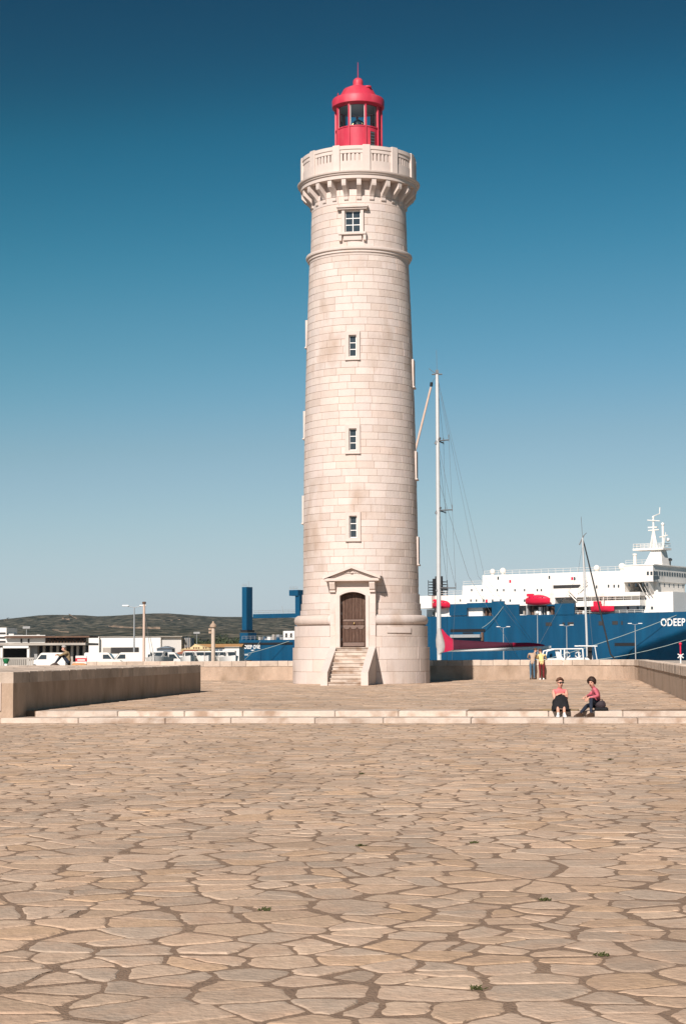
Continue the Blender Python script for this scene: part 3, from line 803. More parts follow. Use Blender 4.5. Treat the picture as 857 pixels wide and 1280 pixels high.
# ring rail round the roof
mb = MB(); mb.tube([(1.02*sin(a), -1.02*cos(a), Ze1+.28) for a in [radians(195+k*10) for k in range(11)]], .018, 6)
for a in (195, 245, 295): mb.tube([(1.02*sin(radians(a)), -1.02*cos(radians(a)), Ze1+.02), (1.02*sin(radians(a)), -1.02*cos(radians(a)), Ze1+.28)], .016, 6)
mb.build('roof_rail', 'red', lan)
mull = [radians(x) for x in (-16, 26, 67, 108, 149, 190, 231, 272, 303)]
for i, a in enumerate(mull):
    m = MB(); m.box(-.04, .04, -1.15, -1.03, zg+.05, Ze0+.02); o = m.build('mullion', 'red', lan); o.rotation_euler.z = a
    a2 = mull[(i+1) % len(mull)] + (2*pi if i == len(mull)-1 else 0)
    m = MB(); m.lathe([(1.05, Zg0), (1.05, Zg1)], 8, a+.045, a2-.045); m.build('pane', 'glass', lan, fix=False)
    m = MB()
    for q in (a+.045, a2-.045): m.lathe([(1.03, Zg0), (1.075, Zg0), (1.075, Zg1), (1.03, Zg1), (1.03, Zg0)], 1, q-.014, q+.014, smooth=False)
    m.build('pane_bead', 'white', lan)
m = MB(); m.lathe([(0.0, Zg0-.10), (1.0, Zg0-.10)], 48); m.build('lantern_bounce_floor', 'white', lan, fix=False)  # unseen white floor added to bounce sunlight up to the ceiling
for a0_, a1_ in ((-72, -52), (60, 66)):
    m = MB(); m.lathe([(1.0, Zg0-.05), (1.0, Zg1)], 10, radians(a0_), radians(a1_)); m.build('curtain', 'white', lan, fix=False)
# lamp on its pedestal, lens
m = MB(); m.lathe([(0, zg), (.16, zg), (.16, Zg0-.02), (.30, Zg0), (.30, Zg0+.06), (0, Zg0+.06)], 20, m='grey')
m.lathe([(.24, Zg0+.06), (.30, Zg0+.15), (.33, Zg0+.28), (.30, Zg0+.40), (.20, Zg0+.50), (.09, Zg0+.56), (0, Zg0+.62)], 16, m='glassdark'); m.build('lamp_lens', None, lan)
m = MB(); 
for k in range(8):
    a = k*pi/4; m.tube([(.31*sin(a), -.31*cos(a), Zg0+.06), (.345*sin(a), -.345*cos(a), Zg0+.28), (.2*sin(a), -.2*cos(a), Zg0+.51)], .014, 5)
m.build('lens_cage', 'brass', lan)
# service hatch and small vents on the red drum
m = MB(); m.box(-.16, .16, -1.125, -1.06, zg+.25, Zg0-.22); o = m.build('hatch', 'red', lan); o.rotation_euler.z = radians(45)
q = MB(); q.box(-.13, .13, -1.130, -1.124, zg+.45, Zg0-.27); q.build('louvre_panel', 'dark', o)
for k in range(14):
    z = zg+.48+k*(Zg0-zg-.82)/13
    q = MB(); q.box(-.12, .12, -1.138, -1.1305, z, z+.025); q.build('louvre', 'slate', o)
for a in (-33, 4):
    m = MB(); m.bbox(-.10, .10, -1.16, -1.06, zg+.42, zg+.52, .01); m.box(-.09, .09, -1.15, -1.08, zg+.36, zg+.42, None); o = m.build('vent_box', 'red', lan); o.rotation_euler.z = radians(a)
m = MB(); m.tube([(1.16*sin(radians(85)), -1.16*cos(radians(85)), zz_) for zz_ in (zg+.1, Zg1, Ze0)], .05, 8); m.build('drain_pipe', 'red', lan)

# ---- portal with pediment
pz0 = Z_lt
dw, dh = .60, zf(744.5, 3.0)-Z_lt                            # half width and springing height of the door opening
arch = zf(739.8, 3.0)-Z_lt
pyb = -2.2
TOPZ = zf(726.5, 3.05)
def arch_pts(w, zs, rise, n=10):
    R = (w*w+rise*rise)/(2*rise); out = []
    t0 = asin(w/R)
    for k in range(n+1):
        t = -t0+2*t0*k/n; out.append((R*sin(t), zs+rise-R+R*cos(t)))
    return out
ap = arch_pts(dw, pz0+dh, arch-dh)
por = MB()
for s in (-1, 1): por.box(*sorted((s*dw, s*PW)), DOORY, pyb, 0.0 if False else pz0-.5, pz0+dh)
poly = [(-PW, pz0+dh), (-dw, pz0+dh)] + ap[1:-1] + [(dw, pz0+dh), (PW, pz0+dh), (PW, TOPZ), (-PW, TOPZ)]
por.prism(poly, 'y', DOORY, pyb)
portal = por.build('portal', 'trim', LH)
# stone joints on the jambs are separate blocks, 12 mm proud
for s in (-1, 1):
    z = pz0
    for k, hgt in enumerate((.52, .50, .55, .48)):
        x0, x1 = sorted((s*(dw+.20), s*(PW-.01)))
        m = MB(); m.bbox(x0, x1, DOORY-.012, DOORY+.05, z+.005, z+hgt-.005, .008); m.build('jamb_block', 'ashlar', portal); z += hgt
fr = MB()                                                    # moulded architrave round the door
ap2 = arch_pts(dw+.16, pz0+dh, arch-dh+.13)
out = [(-dw-.16, pz0)] + ap2 + [(dw+.16, pz0)]; inn = [(-dw, pz0)] + ap + [(dw, pz0)]
vs = []; n = len(out)
for y in (DOORY-.05, DOORY+.10):
    vs += [(x, y, z) for x, z in out] + [(x, y, z) for x, z in inn]
fs = []
for k in range(n-1):
    fs += [(k, k+1, n+k+1, n+k), (2*n+k+1, 2*n+k, 3*n+k, 3*n+k+1), (k+1, k, 2*n+k, 2*n+k+1), (n+k, n+k+1, 3*n+k+1, 3*n+k)]
fs += [(0, n, 3*n, 2*n), (n-1, 3*n-1, 4*n-1, 2*n-1)]
fr.add(vs, fs); fr.build('architrave', 'trim', portal)
for s in (-1, 1):
    m = MB(); x0, x1 = sorted((s*.80, s*1.055))
    m.prism([(DOORY+.02, TOPZ-.5), (DOORY-.12, TOPZ-.5), (DOORY-.12, TOPZ-.42), (DOORY-.2, TOPZ-.36), (DOORY-.30, TOPZ-.1), (DOORY-.30, TOPZ-.01), (DOORY+.02, TOPZ-.01)], 'x', x0, x1)
    m.build('console', 'trim', portal)
PX = 1.33; pzc = TOPZ; apex = zf(706.5, 3.4)
m = MB(); m.bbox(-PX+.06, PX-.06, DOORY-.38, pyb, pzc, pzc+.13, .015); m.build('pediment_cornice', 'trim', portal)
m = MB(); m.prism([(-PX+.15, pzc+.131), (PX-.15, pzc+.131), (0, apex-.13)], 'y', DOORY-.24, pyb); tym = m.build('tympanum', 'trim', portal)
sl = (apex-pzc-.16)/PX
for s in (-1, 1):
    m = MB(); m.prism([(s*PX, pzc+.10), (0, apex-.13), (0, apex), (s*PX, pzc+.24)] , 'y', DOORY-.43-(.002 if s > 0 else 0), pyb+.01*s)
    m.build('pediment_slope', 'trim', portal)
m = MB(); m.lathe([(0, -.03), (.08, -.03), (.09, 0), (.0, 0)], 16); m.tube([(-.34, 0, -.04), (-.2, -.02, .02), (-.1, -.02, 0)], .03, 6); m.tube([(.34, 0, -.04), (.2, -.02, .02), (.1, -.02, 0)], .03, 6)
o = m.build('relief_ornament', 'trim', tym); o.location = (0, DOORY-.25, pzc+.13+(apex-pzc)*.36); o.rotation_euler = (0, 0, 0)
# ---- door
dr = MB(); dy = DOORY+.34
poly = [(-dw, pz0)] + [(x, z) for x, z in ap] + [(dw, pz0)]
dr.prism(poly, 'y', dy, dy+.08); door = dr.build('door', 'wood', LH)
npl = 7
for k in range(npl):
    x0 = -dw+.05+(2*dw-.1)*k/npl; x1 = -dw+.05+(2*dw-.1)*(k+1)/npl
    m = MB(); m.bbox(x0+.006, x1-.006, dy-.03, dy+.005, pz0+1.30, pz0+dh-.03+(.10 if 0 < k < 6 else .02), .008); m.build('plank', 'wood', door)
    m = MB(); m.bbox(x0+.006, x1-.006, dy-.03, dy+.005, pz0+.24, pz0+.90, .008); m.build('plank', 'wood', door)
for z0_, z1_, mt in ((.04, .22, 'woodpale'), (.92, 1.02, 'woodpale'), (1.03, 1.18, 'wood'), (1.19, 1.29, 'woodpale')):
    m = MB(); m.bbox(-dw+.10, dw-.10, dy-.06, dy+.004, pz0+z0_, pz0+z1_, .015); m.build('door_rail', mt, door)
m = MB(); 
for k in range(3):
    x = -.33+.33*k
    m.prism([(x-.16, pz0+.925), (x+.16, pz0+.925), (x+.11, pz0+.87), (x+.04, pz0+.845), (x-.04, pz0+.845), (x-.11, pz0+.87)], 'y', dy-.055, dy)
m.build('scalloped_rail', 'woodpale', door)
m = MB(); m.ball((0.03, dy-.11, pz0+1.10), .05, 12); m.tube([(0.03, dy-.1, pz0+1.1), (0.03, dy-.02, pz0+1.1)], .02, 8); m.build('door_knob', 'brass', door)
for z in (.3, .9, 1.5, 2.0):
    m = MB(); m.tube([(-dw+.03, dy-.03, pz0+z), (-dw+.03, dy-.03, pz0+z+.12)], .02, 6); m.build('hinge', 'steel', door)
# ---- steps with sloping cheek walls
NR = 10; rise = pz0/NR; run = .285; y_top = DOORY-.02
SWI = .75; 
yf = y_top-.12-run*(NR-1)
st = random.Random(4)
for k in range(NR):
    z1 = pz0-k*rise; y1 = y_top-.10-run*k
    yf_ = (y1-.30 if k else y1-.12); yb_ = (y1+.02 if k else DOORY+.36); zb_ = 0 if k > NR-3 else z1-rise*2; zt_ = z1+st.uniform(-.006, .004); n_ = .035
    m = MB(); m.prism([(yb_, zb_), (yf_+n_, zb_), (yf_+n_, zt_-.06), (yf_+.008, zt_-.052), (yf_, zt_-.04), (yf_, zt_-.012), (yf_+.01, zt_), (yb_, zt_)], 'x', -SWI+.004, SWI-.004); m.build('stair_step', 'step', LH)
for s in (-1, 1):
    x0, x1 = sorted((s*SWI, s*(SWI+.32)))
    yb = -2.9; yfront = y_top-.10-run*(NR-1)-.36
    m = MB(); m.prism([(yb, 0), (yfront, 0), (yfront, .58), (y_top-.14, pz0+.02), (yb, pz0+.02)], 'x', x0, x1)
    m.build('stair_cheek', 'trim', LH)
# ---- inscription slab on the plinth
m = MB(); ha = asin((497-451)/26.6/3.2) + AZ_CAM; 
m.lathe([(3.15, zf(791, 3.2)), (3.235, zf(791, 3.2)), (3.235, zf(784, 3.2)), (3.15, zf(784, 3.2)), (3.15, zf(791, 3.2))], 10, ha-.19, ha+.23, smooth=False)
m.build('inscription_slab', 'trim', LH)
# ================================================================== SHIP (moored at an angle, bow nearer on the right)
PSI = radians(35.0)
sp0 = P(800, 815, 430.0)
def ship_sz(px, py):                                        # pixel -> (s along the side towards the bow, z) on the near side plane
    d = ray(px, py)
    # sp0 + s*(cos,-sin) = k*d  (xy)
    cx, cy = cos(PSI), -sin(PSI)
    # solve k*d.x - s*cx = sp0.x ; k*d.y - s*cy = sp0.y
    det = d.x*(-cy) - (-cx)*d.y
    k = (sp0.x*(-cy) - (-cx)*sp0.y)/det; s = (d.x*sp0.y - d.y*sp0.x)/det
    return s, EYE + k*d.z
WAT = -2.2
SHIP = empty('ferry_ship', (sp0.x, sp0.y, WAT), -PSI)
tag(SHIP, 'long blue-hulled ship with white decks moored behind the terrace wall', 'ship')
def SZ(px, py): s, z = ship_sz(px, py); return s, z - WAT
def sx(px): return SZ(px, 780)[0]
BEAM = 24.0
S_ST = sx(299); S_BOW = sx(857) + 60
zdeck = SZ(735, 767.5)[1]; zdeck_b = SZ(857, 764.5)[1]
zst = SZ(320, 800)[1]
s_low = sx(500)
S_K0 = sx(752); Z_K1 = SZ(857, 787)[1]
def hull_half(s, z, top):
    # half breadth factor: full amidships, fine towards the bow, flared above a rising knuckle
    L = S_BOW - 52; 
    if s < L: f = 1.0; k = 0
    else:
        k = (s-L)/(S_BOW+6*max(0, z/top-.5)-L); k = min(1, max(0, k)); f = (1-k**2.2)
    kk = (s-S_K0)/(sx(857)-S_K0)
    zk = Z_K1*max(0, kk)**.75
    if z < zk: f = max(.03, f-(zk-z)*1.15/(BEAM/2))
    return BEAM/2*f
hb = MB(); rings = []
stat = [S_ST, S_ST+1.5, s_low-.1, s_low, sx(600), sx(700), sx(735)] + [sx(735)+(S_BOW-sx(735))*k/60 for k in range(1, 61)]
for s in stat:
    top = zst if s < s_low-.05 else (zdeck + (zdeck_b-zdeck)*max(0, (s-sx(735))/(sx(857)-sx(735))))
    zz = [-3+(top+3)*k/48 for k in range(49)]
    left = [(s, BEAM/2-hull_half(s, max(0, z), top), z) for z in zz]; right = [(s, BEAM/2+hull_half(s, max(0, z), top), z) for z in zz[::-1]]
    rings.append(left+right)
hb.loft(rings, 'shipblue', smooth=True); hull = hb.build('hull', None, SHIP)
def spart(name, px0, px1, py0, py1, t0, t1, m, parent=SHIP, b=0):
    s0, z1 = SZ(px0, py0); s1, _ = SZ(px1, py0); _, z0 = SZ((px0+px1)/2, py1); _, z1 = SZ((px0+px1)/2, py0)
    q = MB(); q.box(min(s0, s1), max(s0, s1), t0, t1, min(z0, z1), max(z0, z1)); return q.build(name, m, parent)
# raised blue bulwark plates with the lifeboat gaps between them
for (a, c, top) in ((561, 583, 755), (583, 614, 752.8), (614, 629.5, 751.5), (629.5, 648, 755.5), (692.5, 717, 754.3)):
    if (a, c) == (583, 614):
        spart('bulwark', a, c, 753.5, 759.5, 0.0, .4, 'shipblue')
    else: spart('bulwark', a, c, top, 769.5, 0.0 if c != 629.5 else -.03, .42, 'shipblue')
spart('bulwark', 682.6, 692.5, 755.5, 757.5, 0.01, .4, 'shipblue')
# openings in the side: dark recess, white frames and gear
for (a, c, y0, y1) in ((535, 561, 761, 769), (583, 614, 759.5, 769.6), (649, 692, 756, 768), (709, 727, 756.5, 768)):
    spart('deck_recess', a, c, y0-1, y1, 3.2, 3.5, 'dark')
    r_ = random.Random(a); x = a+.6
    while x < c-2:
        w = r_.uniform(.6, 3.2); h_ = r_.uniform(2.5, (y1-y0)*.95)
        spart('deck_gear', x, x+w, y1-h_, y1+.5, 1.2+r_.uniform(0, .8), 2.6, r_.choice(['shipwhite', 'shipwhite', 'grey', 'rust', 'concrete'])); x += w+r_.uniform(.6, 3)
# hull windows, slots, rubbing strake
for (a, c, y0, y1) in ((681.5, 689, 778, 782.5), (702.3, 705, 778.2, 782), (709, 716.5, 777.8, 782), (731, 733, 777, 781.5), (747.5, 753.5, 776.5, 781.8), (764.5, 771.5, 776.3, 780.8), (775.8, 777.6, 776.3, 781)):
    spart('window', a, c, y0, y1, -.06, .2, 'dark', hull)
spart('anchor_pocket', 767.5, 794, 803.5, 807.5, -.05, .3, 'black', hull)
spart('door_slot', 562.5, 606, 786.3, 790, -.06, .3, 'black', hull)
spart('loading_platform', 566, 603, 793.2, 797, -1.6, -.05, 'steel', hull); spart('platform_post', 602, 604.5, 790.5, 801, -.6, -.1, 'rust', hull)
spart('door_slot', 578, 591, 790.6, 792.3, -.05, .3, 'black', hull)
spart('rubbing_strake', 300, 366, 803.2, 805.8, -.2, .05, 'black', hull)
# lettering
def text_mesh(txt, size, ext, m, bold=0.0, sxk=1.0):
    cu = bpy.data.curves.new('lettering', 'FONT'); cu.body = txt; cu.size = size; cu.extrude = ext; cu.offset = bold; cu.space_character = 1.08
    o = bpy.data.objects.new('lettering', cu); COL.objects.link(o); bpy.context.view_layer.update()
    me = bpy.data.meshes.new_from_object(o.evaluated_get(bpy.context.evaluated_depsgraph_get())); bpy.data.objects.remove(o)
    me.materials.clear(); me.materials.append(MT[m]); return me
def letters(txt, px0, px1, py0, py1, t):
    me = text_mesh(txt, 1.0, .02, 'white', .018)
    xs = [v.co.x for v in me.vertices]; ys = [v.co.y for v in me.vertices]
    s0, z0 = SZ(px0, py1); s1, _ = SZ(px1, py1); _, z1 = SZ(px0, py0)
    kx = (s1-s0)/(max(xs)-min(xs)); kz = (z1-z0)/(max(ys)-min(ys)); x0, y0 = min(xs), min(ys)
    for v in me.vertices: v.co = ((v.co.x-x0)*kx, v.co.z*3, (v.co.y-y0)*kz)
    o = bpy.data.objects.new('lettering', me); COL.objects.link(o); o.parent = SHIP; o.location = (s0, t, z0); return o
letters('ODEEP', 825.5, 856.0, 773.2, 782.8, -.08)
s_e, z_e = SZ(856, 783)
letters('ODEEP ONE', 302.5, 325.5, 806.3, 811.2, -.08)
# white superstructure tiers; roof lines rise with the perspective only
zr = {k: SZ(700, v)[1] for k, v in dict(t1=744.5, t2=731.5, t3=716.5).items()}
def tier(name, px0, px1, z0, z1, t0, t1, parent=SHIP):
    q = MB(); q.box(sx(px0), sx(px1), t0, t1, z0, z1); return q.build(name, 'shipwhite', parent)
zA = SZ(700, 768)[1]; z755 = SZ(700, 755)[1]
tier('deckhouse', 524, 541, SZ(532, 760.5)[1], SZ(532, 745)[1], -.6, 16)
tier('deckhouse', 524, 541, SZ(532, 769)[1]-.5, SZ(532, 761.5)[1], 3.6, 16)
tier('deckhouse', 541, 575, zA-1, SZ(560, 744)[1], 1.2, 20)
tier('deckhouse', 575, 600, zA-1, SZ(590, 731.5)[1], 1.25, 20)
zTop = SZ(600, 719)[1]
d1 = tier('deckhouse', 600, 778, SZ(690, 742.5)[1], zTop, 1.3, 20)
d2 = tier('deckhouse', 600, 832, zA-1, SZ(690, 742.6)[1], 4.2, 20)
spart('deck_band', 600, 690, 742, 757, 1.35, 4.19, 'shipwhite')
spart('deck_band', 690, 797, 741.0, 745.5, 1.0, 4.19, 'shipwhite')
spart('deck_band', 717, 797, 750.5, 757.5, .9, 4.19, 'shipwhite')
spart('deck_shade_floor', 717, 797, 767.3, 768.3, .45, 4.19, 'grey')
# bridge block across the bow end, its front face looks to the right
zBr0 = SZ(800, 767)[1]; zBr1 = SZ(800, 706.5)[1]; zBrm = SZ(800, 727)[1]
sB0, sB1 = sx(803), sx(822)-1.5
FR = []
q = MB(); q.box(sx(778), sB1-.05, .9, BEAM-.9, zBrm, zBr1); brg = q.build('bridge', 'shipwhite', SHIP)
q = MB(); q.box(sx(808.5), sB1-.3, 4.0, BEAM-4, zBr0-1, zBrm-.02); q.build('bridge_tower', 'shipwhite', SHIP)
q = MB(); q.box(sx(808.5), sB1-.3, .95, 3.99, zBr0-1, zBrm-.02) if False else None
q = MB(); q.prism([(4.1, zBrm-.03), (.95, zBrm-.03), (4.1, zBrm-3.0)], 'x', sB1-2.6, sB1-1.2); q.build('wing_support', 'shipwhite', SHIP)
for k in range(3):
    q = MB(); x = sx(795)+k*(sB1-sx(795)-2)/2.4; q.tube([(x, 1.3, zBrm), (x+.8, 3.9, zBr0+4)], .09, 6); q.build('wing_strut', 'shipwhite', SHIP)
# windows: bridge side, bridge front row, deckhouse portholes
def win_side(px, py, w, h, t, m='glassdark', par=SHIP):
    s, z = SZ(px, py); q = MB(); q.box(s-w/2, s+w/2, t-.05, t+.1, z-h/2, z+h/2); q.build('window', m, par)
for px in (807, 811.5, 817.5): win_side(px, 716.5, .55, .9, .9)
win_side(816.5, 722, 1.15, 1.0, .9); win_side(820.2, 722, .5, .8, .9)
nwin = 15
for k in range(nwin):
    y = 1.6 + (BEAM-3.2)*k/(nwin-1); z = SZ(815, 716)[1]
    q = MB(); q.box(sB1-.1, sB1+.03, y-.42, y+.42, z-.45, z+.5); q.build('window', 'glassdark', brg)
for row, zpy in ((0, 730), (1, 743)):
    for k in range(6):
        y = 5.2+(BEAM-10.4)*k/5; z = SZ(822, zpy)[1]
        q = MB(); q.box(sB1-.35, sB1-.27, y-.22, y+.22, z-.45, z+.45); q.build('window', 'glassdark', SHIP)
q = MB(); q.box(sx(778)-.1, sB1+.35, .75, BEAM-.75, zBr1+.001, zBr1+.25); q.build('bridge_roof', 'shipwhite', SHIP)
for px, py in ((757, 732.5), (764, 732.5), (769.5, 732.5), (782.5, 731), (791, 731), (800, 730.8), (805, 730.6), (742, 733.5)): win_side(px, py, .42, .75, 1.3)
for px, py in ((619, 722.5), (683, 721.5), (714.5, 723)): win_side(px, py, .45, .8, 1.3)
for px, py, m in ((634, 726.5, 'lifered'), (711.5, 723, 'lifered'), (604.5, 751, 'lifered')): win_side(px, py, .55, .75, 1.3 if px > 610 else 1.25, m)
for px in (586, 599, 618, 626, 640, 652, 668, 673): win_side(px, 737.5, .40, .6, 1.3 if px > 600 else 1.25)
for px in (572, 585, 592, 601, 612, 622, 634, 652, 698): win_side(px, 750.5, .40, .6, 1.25 if px < 600 else 1.3)
for px in (703, 722, 740, 755, 769, 790, 797): win_side(px, 747.8, .45, .6, 4.2)
for px in (775, 787, 795, 805): win_side(px, 759.8, .55, .8, 4.2)
spart('painted_deck_shade', 688, 722, 731, 735, 1.22, 1.4, 'dark')  # flat dark strips stand in for shade on the deckhouse side
spart('painted_deck_shade', 704, 716, 744.5, 749, 1.1, 1.32, 'dark')
# stairways on the side
for (xa, ya, xb, yb) in ((720, 741, 731.5, 729), (709, 742, 719, 752)):
    sa, za = SZ(xa, ya); sb, zb = SZ(xb, yb)
    for dz in (0, .8):
        q = MB(); q.tube([(sa, .6, za+dz), (sb, .6, zb+dz)], .14, 6); q.build('stairway', 'shipwhite', SHIP)
# railings along roof edges
def railing(px0, px1, z, t, h=1.1, step=2.0, m='shipwhite'):
    s0, s1 = sx(px0), sx(px1); q = MB()
    for k in (1, .5): q.tube([(s0, t, z+h*k), (s1, t, z+h*k)], .045, 4)
    n = int(abs(s1-s0)/step)
    for k in range(n+1): q.tube([(s0+(s1-s0)*k/n, t, z), (s0+(s1-s0)*k/n, t, z+h)], .045, 4)
    return q.build('railing', m, SHIP)
railing(602, 776, zTop, 1.5); railing(576, 599, SZ(590, 731.5)[1], 1.4); railing(543, 574, SZ(560, 744)[1], 1.4); railing(780, 821, zBr1+.25, 1.2)
railing(717, 797, SZ(757, 750.5)[1], 1.0, .9); railing(717, 820, SZ(757, 767.5)[1], .6, .9); railing(302, 366, zst, .2, 1.1, 1.5, 'steel')
# radomes, pipe, mast
for px, py, r, t in ((605.5, 719, .75, 4), (616, 714, .85, 5), (731.5, 714, .8, 6), (765.5, 708.5, .9, 5)):
    s, z = SZ(px, py); q = MB(); q.ball((s, t, zTop+r*1.35), r, 14); q.lathe([(0, zTop), (r*.5, zTop), (r*.5, zTop+r*.7), (0, zTop+r*.7)], 12, cx=s, cy=t); q.build('radar_dome', 'shipwhite', SHIP)
s, z = SZ(781.5, 693); q = MB(); q.lathe([(0, zTop), (.42, zTop), (.42, z), (.55, z), (.55, z+.4), (0, z+.4)], 14, cx=s, cy=5); q.build('vent_pipe', 'shipwhite', SHIP)
ms0, mz0 = SZ(828, 705.5); mz1 = SZ(828, 685)[1]; mt = 8.0
ms0 = sx(803.5)
q = MB()
q.loft([[(ms0-2.4, mt-2.2, zBr1+.2), (ms0+2.6, mt-2.2, zBr1+.2), (ms0+2.6, mt+2.2, zBr1+.2), (ms0-2.4, mt+2.2, zBr1+.2)],
        [(ms0-.5, mt-1.6, mz1), (ms0+2.0, mt-1.6, mz1), (ms0+2.0, mt+1.6, mz1), (ms0-.5, mt+1.6, mz1)]], smooth=False)
mst = q.build('mast', 'shipwhite', SHIP)
q = MB(); q.box(ms0-5.2, ms0+3.0, mt-2.4, mt+2.4, mz1+.001, mz1+.5); q.build('mast_platform', 'shipwhite', mst)
q = MB(); 
for k in (.55, 1.1): q.tube([(ms0-5.1, mt-2.3, mz1+.5+k), (ms0+2.9, mt-2.3, mz1+.5+k), (ms0+2.9, mt+2.3, mz1+.5+k), (ms0-5.1, mt+2.3, mz1+.5+k), (ms0-5.1, mt-2.3, mz1+.5+k)], .06, 4)
for k in range(9): q.tube([(ms0-5.1+k, mt-2.3, mz1+.5), (ms0-5.1+k, mt-2.3, mz1+1.6)], .05, 4)
q.build('platform_railing', 'shipwhite', mst)
ztop = SZ(820, 643)[1]
q = MB(); q.tube([(ms0-.6, mt, mz1+.5), (ms0-.6, mt, ztop)], [.38, .2], 8)
q.tube([(ms0-1.6, mt, mz1+.5), (ms0-.6, mt, mz1+5.5)], .2, 6); q.tube([(ms0+.3, mt, mz1+.5), (ms0-.6, mt, mz1+5.5)], .2, 6)
q.tube([(ms0-.6, mt, mz1+8.5), (ms0+1.4, mt-.6, mz1+9.0), (ms0+1.5, mt-.6, mz1+10.6)], .13, 6); q.tube([(ms0-2.2, mt, mz1+7.6), (ms0+1.4, mt-.6, mz1+7.2)], .14, 6)
q.tube([(ms0-2.0, mt, mz1+5.0), (ms0+.9, mt, mz1+5.1)], .16, 6); q.ball((ms0-.6, mt, ztop), .35, 8)
q.box(ms0-2.0, ms0+.4, mt-.25, mt+.25, mz1+5.6, mz1+5.9)
q.build('radar_mast', 'shipwhite', mst)
q = MB(); q.tube([(ms0+1.9, mt, mz1+.5), (ms0+1.9, mt, mz1+6.2)], .28, 8); q.tube([(ms0+1.0, mt, mz1+3.2), (ms0+3.4, mt-.5, mz1+3.6)], .15, 6); q.ball((ms0+1.9, mt, mz1+6.4), .45, 10); q.ball((ms0+3.2, mt, mz1+2.5), .5, 10)
q.tube([(ms0+2.9, mt-2, mz1+.6), (ms0+3.6, mt-2, mz1+4.2)], .1, 6); q.build('signal_mast', 'shipwhite', mst)
s_, z_ = SZ(846, 697); q = MB(); q.tube([(sB1-1, 13, zBr1+.2), (sB1-1, 13, zBr1+1.4)], .2, 8); q.ball((sB1-1, 13, zBr1+1.8), .55, 10, sc=(1, 1.3, .8)); q.build('searchlight', 'grey', SHIP)
# stern exhaust stacks in their cage
q = MB(); sa, za = SZ(523.5, 745); sb, zb = SZ(540, 724)
for k in range(4): 
    x = sa+.9+(sb-sa-1.8)*k/3; q.tube([(x, 6, za-.5), (x, 6, zb+(1.0 if k else .4))], .38, 8)
q.build('exhaust_pipe_cluster', 'black', SHIP)
q = MB()
for k in range(6): z = za+(zb-za)*(k+.3)/6; q.tube([(sa, 4.6, z), (sb, 4.6, z), (sb, 7.4, z), (sa, 7.4, z), (sa, 4.6, z)], .10, 4)
for x in (sa, (sa+sb)/2, sb): 
    for t in (4.6, 7.4): q.tube([(x, t, za-.3), (x, t, zb)], .10, 4)
q.build('exhaust_cage', 'black', SHIP)
# stern gantry: two tall posts and a cross beam on the low after deck
def post(px0, px1, pyt, pyb, t0, t1, name='gantry_post', m='shipblue'): return spart(name, px0, px1, pyt, pyb, t0, t1, m)
g1 = post(297, 302.8, 733.5, 789, 2.0, 4.7); spart('gantry_base', 296, 306, 791, 801, 1.4, 5.4, 'shipblue', g1); spart('base_collar', 296.2, 304.5, 787.5, 789.8, 1.7, 5.0, 'black', g1)
g2 = post(363.5, 369, 744, 800, 2.0, 4.2); spart('post_head', 357, 368, 737.3, 744.5, 1.6, 5.0, 'shipblue', g2)
beam = spart('gantry_beam', 309, 366, 767, 772.2, 2.6, 3.8, 'shipblue')
railing(310, 366, SZ(343, 767)[1], 2.7, 1.0, 1.6, 'steel'); railing(297, 302.5, SZ(308, 733.5)[1], 2.1, .9, .9, 'steel'); railing(357.5, 367.5, SZ(370, 737.3)[1], 1.7, .9, 1.2, 'steel')
q = MB(); s_, z_ = SZ(302.5, 733); q.tube([(s_, 3, z_), (s_, 3, z_+1.6)], .06, 5); s_, z_ = SZ(345, 766); q.tube([(s_, 3.4, z_), (s_-.5, 3.4, z_+2)], .05, 5); q.build('aerial', 'steel', SHIP)
r_ = random.Random(9); x = 318
while x < 352:
    w = r_.uniform(1.2, 4.2); h_ = r_.uniform(1.5, 7.5); spart('deck_machine', x, x+w, 800-h_, 800.8, 1.5+r_.uniform(0, 2), 5, r_.choice(['shipwhite', 'steel', 'shipblue', 'cream', 'rust', 'grey', 'concrete'])); x += w+r_.uniform(-.2, 1.4)
cab = spart('after_cabin', 348, 378, 788.5, 800.6, 2.2, 12, 'shipwhite')
for px in (352, 358, 364): spart('window', px-1.2, px+1.2, 791.5, 796.5, 2.12, 2.3, 'dark', cab)
# draught marks as in the photograph: two short white bars
spart('draught_mark', 314, 318, 812.3, 813.3, -.06, .1, 'white', hull); spart('draught_mark', 306, 310.5, 818.2, 819, -.06, .1, 'white', hull)

